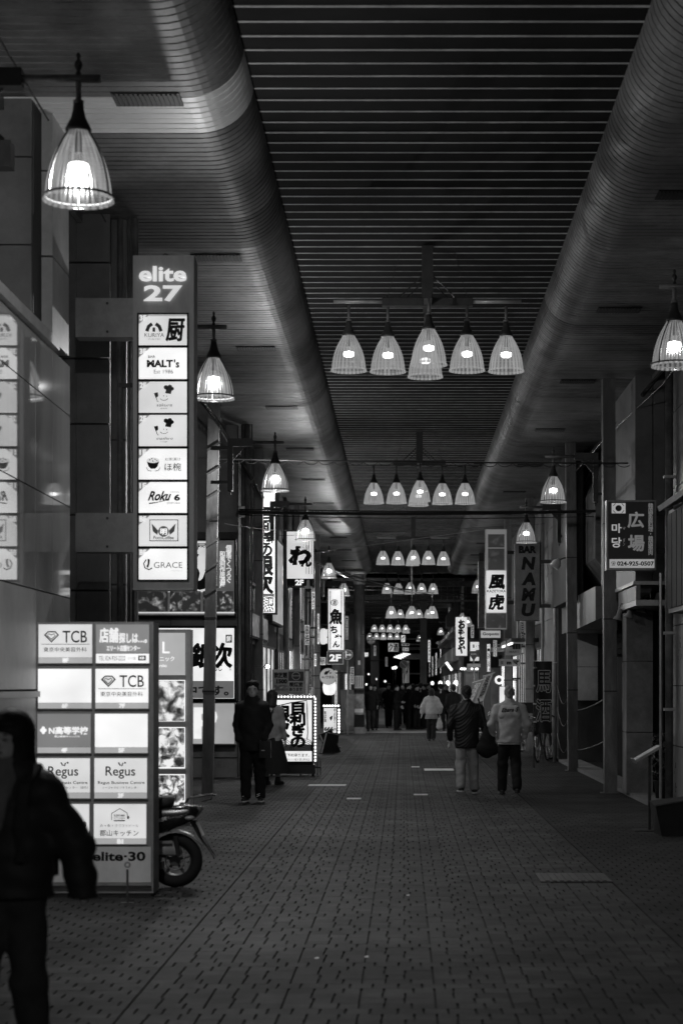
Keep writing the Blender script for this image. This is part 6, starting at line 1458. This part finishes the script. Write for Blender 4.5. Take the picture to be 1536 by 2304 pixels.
def person(label, X, D, H, yaw, legs, arms, top, bottom, hair='short', hairm=None, res=.02, head=(0, 0, 0), hands=(True, True), coat=.0, skirt=None, shoes=None, soles=None, group=None, puffy=0.0, stoop=0.0, wide=1.0, hem=None, zoff=0.0, hood=False, collar=.03, foldamp=.004):
    """legs: two (forward, side, knee_forward, lift) ; arms: two (elbow xyz, wrist xyz) offsets from the shoulder, x outward, y forward is -"""
    s = H / 1.70
    hr = .012 if res < .016 else (.016 if res < .022 else .022)
    kind = hair
    hip, kn, an, sh = .87 * s, .47 * s, .085 * s, 1.39 * s
    sx = .165 * s * wide
    ny = -stoop
    hipc = V3(0, 0, hip); chest = V3(0, ny * .7, 1.22 * s); shc = V3(0, ny, sh); neck = V3(0, ny * 1.1 + .01, 1.46 * s)
    body = []; topP = []; botP = []; shoesV = []; solesV = []
    body += [cap((0, 0, hip), (0, ny * .5, 1.06 * s), .13 * s, .12 * s, .75), cap((0, ny * .5, 1.06 * s), chest, .12 * s, .135 * s, .72, .05), cap((-sx * .7, ny, sh - .06), (sx * .7, ny, sh - .06), .045 * s, .045 * s, .9, .05), cap(shc, neck, .06 * s, .055 * s, 1, .04)]
    I = .022 + puffy
    th = coat if hem is None else hem
    topP += [cap((0, 0, hip - .10), (0, ny * .5, 1.06 * s), (.190 + puffy * .5) * s, (.165 + puffy * .6) * s * min(wide, 1.12), .80, .05), cap((0, ny * .5, 1.06 * s), chest, (.165 + puffy * .6) * s * min(wide, 1.12), (.165 + puffy * .5) * s * wide, .74, .06),
             cap((0, ny, sh + .012), (-sx * .92, ny, sh - .045), .075 * s + puffy * .3, .062 * s + puffy * .4, .95, .06), cap((0, ny, sh + .012), (sx * .92, ny, sh - .045), .075 * s + puffy * .3, .062 * s + puffy * .4, .95, .06), cap((0, ny, sh), (0, ny + .005, sh + .06), .075 * s, .066 * s + collar * .2, 1, .03)]
    if hood: topP += [ell((0, ny + .075, sh + .03), (.11 * s, .055, .06), .04), ell((-.075, ny + .01, sh + .055), (.03, .06, .045), .03), ell((.075, ny + .01, sh + .055), (.03, .06, .045), .03)]
    hv = []
    for i, sd in enumerate((-1, 1)):
        f, w_, kf, lift = legs[i]
        h0 = V3(sd * .080 * s, 0, hip - .02); foot = V3(sd * (.088 + w_) * s, -f * s, an + lift); knee = V3(sd * (.09 + w_ * .5) * s, -(f * .5 + kf) * s, kn + lift * .5)
        body += [cap(h0, knee, .078 * s, .052 * s), cap(knee, foot, .052 * s, .036 * s)]
        b = .012 if bottom != 'wide' else .02
        botP += [cap(h0, knee, .092 * s, .082 * s, 1, .03), cap(knee, foot + V3(0, 0, .005), .083 * s, .072 * s, 1, .02)]
        pitch = -f * .6 if lift <= .02 else -.5
        fz = lift
        sh_ = [cap(foot + V3(0, .035, -an + .045), foot + V3(sd * .015, -.13, -an + .036), .040, .034, 1, .02), cap(foot + V3(0, .01, -.02), foot + V3(0, 0, .03), .042, .044, 1, .02)]
        lo_ = foot + V3(-.09, -.21, -an - .02); hi_ = foot + V3(.09, .12, .09)
        zb = foot[2] - an + .004
        shoesV.append(surf(sh_, lo_, hi_, hr * .7, lambda P, d, zb=zb: np.maximum(d, zb + .018 - P[:, 2])))
        solesV.append(surf([cap(foot + V3(0, .04, -an + .014), foot + V3(sd * .015, -.135, -an + .014), .044, .040, 1, .01)], lo_, hi_, hr * .7, lambda P, d, zb=zb: np.maximum(np.maximum(d, zb - P[:, 2]), P[:, 2] - zb - .024)))
        (ex, ey, ez), (wx, wy, wz) = arms[i]
        S0 = V3(sd * sx, ny, sh - .045); E = S0 + V3(sd * ex, ey, ez) * s; W = S0 + V3(sd * wx, wy, wz) * s
        body += [cap(S0, E, .047 * s, .038 * s), cap(E, W, .038 * s, .027 * s)]
        topP += [cap(S0, E, (.062 + puffy * .5) * s, (.054 + puffy * .6) * s, 1, .05), cap(E, W - (W - E) * .04, (.054 + puffy * .6) * s, (.046 + puffy * .4) * s, 1, .03)]
        if hands[i]:
            d_ = (W - E) / np.linalg.norm(W - E); z_ = Vector((-d_[0], -d_[1], -d_[2])); x_ = Vector((sd * -1, 0, 0)); y_ = z_.cross(x_).normalized(); x_ = y_.cross(z_).normalized()
            # palm towards the thigh, thumb forward
            fwd = Vector((0, -1, 0)); xx = (fwd - z_ * fwd.dot(z_)).normalized(); yy = z_.cross(xx)
            M = Matrix(((xx.x, yy.x, z_.x, W[0]), (xx.y, yy.y, z_.y, W[1]), (xx.z, yy.z, z_.z, W[2]), (0, 0, 0, 1)))
            if sd < 0: M = M @ Matrix.Diagonal((1, -1 if yy.x < 0 else 1, 1, 1))
            hv.append(xf(cached(('hand', hr), lambda: hand_vf(max(.006, hr * .5))), M @ Matrix.Scale(s, 4)))
    hM = Matrix.Translation((0, neck[1] - .012, 1.475 * s)) @ Matrix.Rotation(R(head[2]), 4, 'Z') @ Matrix.Rotation(R(head[0]), 4, 'X') @ Matrix.Rotation(R(head[1]), 4, 'Y') @ Matrix.Scale(s * .985, 4)
    lo, hi = (-.55, -.6, .0), (.55, .6, 1.62 * s)
    bres = max(res, .02)
    vf = [surf(body, lo, hi, bres), xf(cached(('head', hr), lambda: head_vf(hr * .6)), hM)] + hv
    me_vf = join(vf)
    t = smesh('person', me_vf, skin); t.location = (X, D, zoff); t.rotation_euler = (0, 0, R(yaw)); tag(t, label, 'person', group)
    smesh('hair', xf(cached(('hair', kind, hr), lambda: hair_vf(kind, hr * .7)), hM), hairm or hair_b, t)
    zh = (hip - .06 * s) if hem is None else hem
    flare = lambda P, d: np.maximum(d + folds(P, foldamp, 26), zh - P[:, 2])
    if puffy: flare = lambda P, d: np.maximum(d - .010 * np.abs(np.sin(P[:, 2] * 27)) + folds(P, .002, 40), zh - P[:, 2])
    smesh('jacket', surf(topP, lo, hi, res, flare), top, t)
    if skirt:
        zt, zbm, rt, rb, sm = skirt
        nP = 56; vs = []
        for j in range(9):
            u = j / 8; z = zt + (zbm - zt) * u; r_ = rt + (rb - rt) * u
            for i in range(nP):
                a = 2 * math.pi * i / nP; q = r_ * (1 + .045 * u * math.cos(i * math.pi)); vs.append((q * math.cos(a), q * .8 * math.sin(a), z))
        mb = MB().add(vs, [(j * nP + i, (j + 1) * nP + i, (j + 1) * nP + (i + 1) % nP, j * nP + (i + 1) % nP) for j in range(8) for i in range(nP)]); mb.build('skirt', sm, t, True)
    if bottom is not None: smesh('trousers', surf(botP + [cap((0, 0, hip + .06), (0, 0, hip), .135 * s, .14 * s, .78, .04)], lo, hi, res, lambda P, d: np.maximum(d + folds(P, foldamp * .8, 30), an - .03 - P[:, 2] + 0 * d)), bottom, t)
    for a_, m_ in ((shoesV, shoes or shoe_d), (solesV, soles or shoe_d)):
        for v in a_: smesh('shoe' if a_ is shoesV else 'sole', v, m_, t)
    return t
DOWN = ((.05, .02, -.27), (.07, -.02, -.51)); POCK = ((.055, .05, -.26), (.0, -.10, -.47)); BENT = ((.06, .03, -.27), (.02, -.22, -.30)); BENTB = ((.10, .06, -.26), (.06, -.12, -.44))
STAND = ((.0, .03, 0, 0), (.02, .03, 0, 0)); STEP = ((.16, .0, .04, 0), (-.18, .0, .06, .03)); STEP2 = ((-.18, .0, .05, .03), (.15, .0, .04, 0))

# near woman on the left, out of focus
pw = person('woman with dark bob hair and padded black jacket passing at the left edge', WX(24, 7.7), 7.7, 1.54, -14, ((.18, .0, .05, 0), (-.10, .0, .05, .02)), (DOWN, ((.13, .06, -.24), (.19, .02, -.49))), cloth('black padded shell', .042, .5, .2), cloth('dark denim', .07), 'bob', None, .014, (2, 0, -8), (False, False), puffy=.035, hem=.78, wide=.98, soles=shoe_w)
sh_ = smesh('shirt', surf([cap((0, -.135, 1.08), (0, -.115, 1.20), .035, .05, .6), cap((0, -.05, 1.24), (0, -.02, 1.31), .076, .07, 1, .03)], (-.2, -.3, .9), (.2, .2, 1.45), .014), cloth('pale shirt', .22), pw)
for s_ in (-1, 1):
    hm_ = Matrix.Translation((0, -.002, 1.475 * .906)) @ Matrix.Rotation(R(-8), 4, 'Z') @ Matrix.Scale(.89, 4)
    for nm_, c_, r_ in (('eye', (s_ * .03, -.089, .102), (.014, .006, .005)), ('eyebrow', (s_ * .032, -.091, .124), (.020, .006, .004))):
        MB().ell(c_, r_, 10, 6).build(nm_, hair_b, pw).matrix_local = hm_
MB().ell((0, -.092, .043), (.022, .006, .006), 10, 6).build('lips', cloth('lip', .14), pw).matrix_local = hm_
smesh('fringe', xf(surf([ell((0, -.03, .172), (.080, .068, .045)), ell((0, -.11, .095), (.075, .05, .052), .02, True)], (-.12, -.14, .05), (.12, .06, .26), .008), hm_), hair_b, pw)
bs = thing('backpack_strap', 'dark strap of a bag over the passing woman\'s shoulder', 'strap', (WX(24, 7.7), 7.7, 0), R(-14)); MB().tube([(.12, .13, 1.20), (.12, .0, 1.325), (.12, -.12, 1.25), (.125, -.185, 1.08), (.125, -.17, .94)], .024, 8, flat=.3).build('strap', cloth('strap webbing', .05), bs)
B(-.14, .08, .20, .30, .84, 1.15).build('bag', cloth('bag nylon', .02), bs)
# man in black walking towards the camera
pm = person('man in black hooded jacket and dark trousers walking towards the camera', WX(568, 26.4), 26.4, 1.71, -4, ((.08, -.01, .03, 0), (.02, .03, .02, 0)), (POCK, POCK), cloth('black hoodie', .026, .7), cloth('black trousers', .02), 'tousled', None, .013, (0, 0, 8), (False, False), hem=.72, wide=1.08, soles=shoe_w, hood=True)
for s_ in (-1, 1):
    e_ = MB().ell((s_ * .03, -.089, .104), (.012, .005, .0035), 10, 6); e_.build('eye', hair_b, pm).matrix_local = Matrix.Translation((0, -.002, 1.475 * 1.006)) @ Matrix.Rotation(R(8), 4, 'Z')
    e_ = MB().ell((s_ * .032, -.091, .124), (.019, .006, .004), 10, 6); e_.build('eyebrow', hair_b, pm).matrix_local = Matrix.Translation((0, -.002, 1.475 * 1.006)) @ Matrix.Rotation(R(8), 4, 'Z')
    MB().tube([(s_ * .10 - .02, -.16, .085), (s_ * .10 + .02, -.13, .10), (s_ * .10 - .02, -.12, .112), (s_ * .10 + .02, -.10, .125)], .006, 5).build('shoelace', white_print, pm)
wb = thing('waist_pouch', 'small black pouch hanging at the hip of the man in black', 'bag', (WX(568, 26.4) + .19, 26.27, .63)); B(-.08, .08, -.05, .06, 0, .24).build('pouch', black_plastic, wb); B(-.05, -.005, -.055, -.051, .10, .112).build('zip_pull', white_print, wb); MB().tube([(-.06, 0, .24), (-.1, .08, .42)], .008, 5).build('strap', black_plastic, wb)
# woman behind him at the board
pw2 = person('woman in grey knit top and long dark skirt facing the brush board', WX(612, 31.0), 31.0, 1.56, 158, STAND, (DOWN, BENT), midg, None, 'bob', None, .016, (12, 0, 0), (True, True), hem=.66, skirt=(.80, .19, .16, .31, navy), puffy=0, wide=1.05)
sb = thing('crossbody_strap', 'thin dark bag strap across the back of the woman in grey knit', 'strap', (WX(612, 31.0), 31.0, 0), R(158)); MB().tube([(-.09, .12, 1.26), (.0, .155, 1.1), (.12, .15, .86)], .010, 6).build('strap', black_plastic, sb); B(.10, .24, .02, .16, .58, .80).build('bag', navy, sb)
# two men walking away on the right
quilt = cloth('quilted black jacket', .020, .55)
nt_ = quilt.node_tree; wv = nt_.nodes.new('ShaderNodeTexWave'); wv.inputs['Scale'].default_value = 13; wv.bands_direction = 'DIAGONAL'
tc_ = nt_.nodes.new('ShaderNodeTexCoord'); nt_.links.new(tc_.outputs['Object'], wv.inputs['Vector']); bp_ = nt_.nodes.new('ShaderNodeBump'); bp_.inputs['Strength'].default_value = .35; bp_.inputs['Distance'].default_value = .02
nt_.links.new(wv.outputs['Fac'], bp_.inputs['Height']); nt_.links.new(bp_.outputs[0], nt_.nodes['Principled BSDF'].inputs['Normal'])
pa = person('older man in quilted black jacket and beige trousers walking away', WX(1050, 28.4), 28.4, 1.64, 184, ((.02, .03, .02, 0), (-.10, .02, .05, .03)), (((.07, .05, -.26), (.09, .0, -.50)), ((.07, .06, -.26), (.06, -.06, -.48))), quilt, beige, 'short', hair_b, .013, (8, 0, 0), (True, True), hem=.70, wide=1.22, stoop=.04, soles=shoe_w)
bg_ = thing('shoulder_bag', 'soft dark bag hanging at the right hip of the man in quilted jacket', 'bag', (WX(1095, 28.2), 28.25, .60)); smesh('bag_body', surf([cap((0, 0, .10), (.02, 0, .36), .15, .085, .55, .03), cap((-.07, 0, .10), (.09, 0, .09), .09, .09, .7, .04)], (-.3, -.2, -.1), (.3, .2, .55), .014, lambda P, d: d + folds(P, .004, 30)), navy, bg_)
MB().tube([(-.02, -.03, .42), (-.10, -.09, .70), (-.13, -.06, .84), (-.13, .02, .85)], .017, 6, flat=.4).build('strap', dkgrey, bg_)
pb = person('older man in pale blouson with script on its back, walking away', WX(1145, 28.2), 28.2, 1.655, 181, ((-.16, .02, .08, .03), (.06, .02, .02, 0)), (((.08, .05, -.26), (.04, -.08, -.46)), ((.09, .05, -.26), (.05, -.08, -.46))), pale, navy, 'crop', hair_g, .013, (4, 0, 0), (False, False), hem=.78, wide=1.2)
smesh('waistband', surf([cap((0, 0, .76), (0, 0, .82), .175, .178, .76)], (-.25, -.25, .7), (.25, .25, .9), .012, lambda P, d: np.maximum(np.maximum(d + .004 * np.sin(np.arctan2(P[:, 0], P[:, 1]) * 40), .755 - P[:, 2]), P[:, 2] - .845)), pale, pb)
smesh('back_yoke', surf([cap((-.10, .078, 1.20), (.10, .078, 1.20), .075, .075, .8), cap((-.08, .06, 1.28), (.08, .06, 1.28), .078, .078, .9)], (-.3, -.1, 1.0), (.3, .25, 1.45), .012, lambda P, d: np.maximum(d, 1.135 + .12 * P[:, 0] ** 2 - P[:, 2])), pale, pb)
v_, f_ = glyphs('Ebara S', .018, False, .4); a_ = v_[:, :2]; a_ = (a_ - a_.min(0)) / (a_.max(0) - a_.min(0)); mb = MB()
mb.v = [(-(u - .5) * .26, .148 - .25 * ((u - .5) * .26) ** 2, 1.245 + q * .065 + .012 * u) for u, q in a_]; mb.f = [f[::-1] for f in f_]; mb.build('script_lettering', ink, pb)
# girl in the puffer jacket
pg = person('girl with long hair in short pale puffer jacket walking away', WX(970, 55.2), 55.2, 1.55, 180, ((-.12, -.02, .05, .02), (.10, -.02, .02, 0)), (((.12, .04, -.24), (.10, -.05, -.42)), ((.12, .02, -.24), (.14, .0, -.46))), puff, navy, 'long', None, .02, (0, 0, 0), (False, True), puffy=.04, hem=.80, skirt=(.85, .66, .16, .19, cloth('pale hem cloth', .25)))
pb_ = thing('plastic_bag', 'pale plastic shopping bag held by the girl in the puffer jacket', 'bag', (WX(988, 55.1), 55.15, .34)); smesh('bag_body', surf([cap((0, 0, .10), (0, 0, .30), .10, .06, .6)], (-.2, -.15, -.05), (.2, .15, .45), .016, lambda P, d: d + folds(P, .006, 40)), cloth('plastic film', .45, .3), pb_); MB().tube([(-.03, 0, .34), (0, 0, .46), (.03, 0, .34)], .006, 5).build('handle', white_print, pb_)
person('person in black with white shoes walking beside the quilted jacket man', WX(1020, 56.5), 56.5, 1.68, 178, STEP, (POCK, POCK), navy, navy, 'short', None, .024, shoes=white_print, soles=shoe_w, hands=(False, False))
# the crowd at the crossing
crowd = [(833, 66.5, 1.70, 5, 'walking man in dark coat farthest left of the crowd', STEP, navy, dkgrey), (842, 68.5, 1.66, -5, 'man in dark jacket coming forward beside the postered pillar', STEP2, dkgrey, dkgrey), (874, 72.5, 1.72, 10, 'person in dark clothes walking alone left of the waiting group', STEP, navy, dkgrey),
         (891, 68.0, 1.66, 80, 'man in black holding something out before him', STAND, navy, navy), (918, 69.0, 1.72, 110, 'man in black coat leftmost of the waiting group', STAND, navy, navy), (928, 70.5, 1.68, -100, 'masked person facing left in the waiting group', STAND, dkgrey, navy),
         (937, 69.3, 1.66, 60, 'person in dark grey in the middle of the waiting group', STAND, navy, dkgrey), (945, 70.0, 1.74, 170, 'tall person in black seen from behind in the waiting group', STAND, navy, dkgrey), (953, 72.2, 1.70, -40, 'person with pale face turned to the street in the waiting group', STAND, dkgrey, navy),
         (962, 73.0, 1.72, 30, 'person behind the girl in the puffer jacket', STAND, navy, navy), (990, 67.5, 1.70, 175, 'man with a bag strap standing right of the girl in the puffer jacket', STAND, navy, navy), (905, 76.0, 1.70, 0, 'person in black at the back of the crossing', STEP, navy, navy), (1002, 71.5, 1.69, -20, 'person in black half hidden at the right of the crowd', STAND, navy, navy)]
for x, D, H, yw, lb, lg, tp, bt in crowd:
    person(lb, WX(x, D), D, H, yw, lg, (BENT if 'holding' in lb else BENTB, BENTB), tp, bt, random.choice(('short', 'short', 'tousled', 'bob')), None, .03, (8, 0, random.choice((-20, 0, 20))), (True, True), group='people gathered at the crossing', hem=.74, wide=1.08, zoff=.012 if D < 71 else .004)
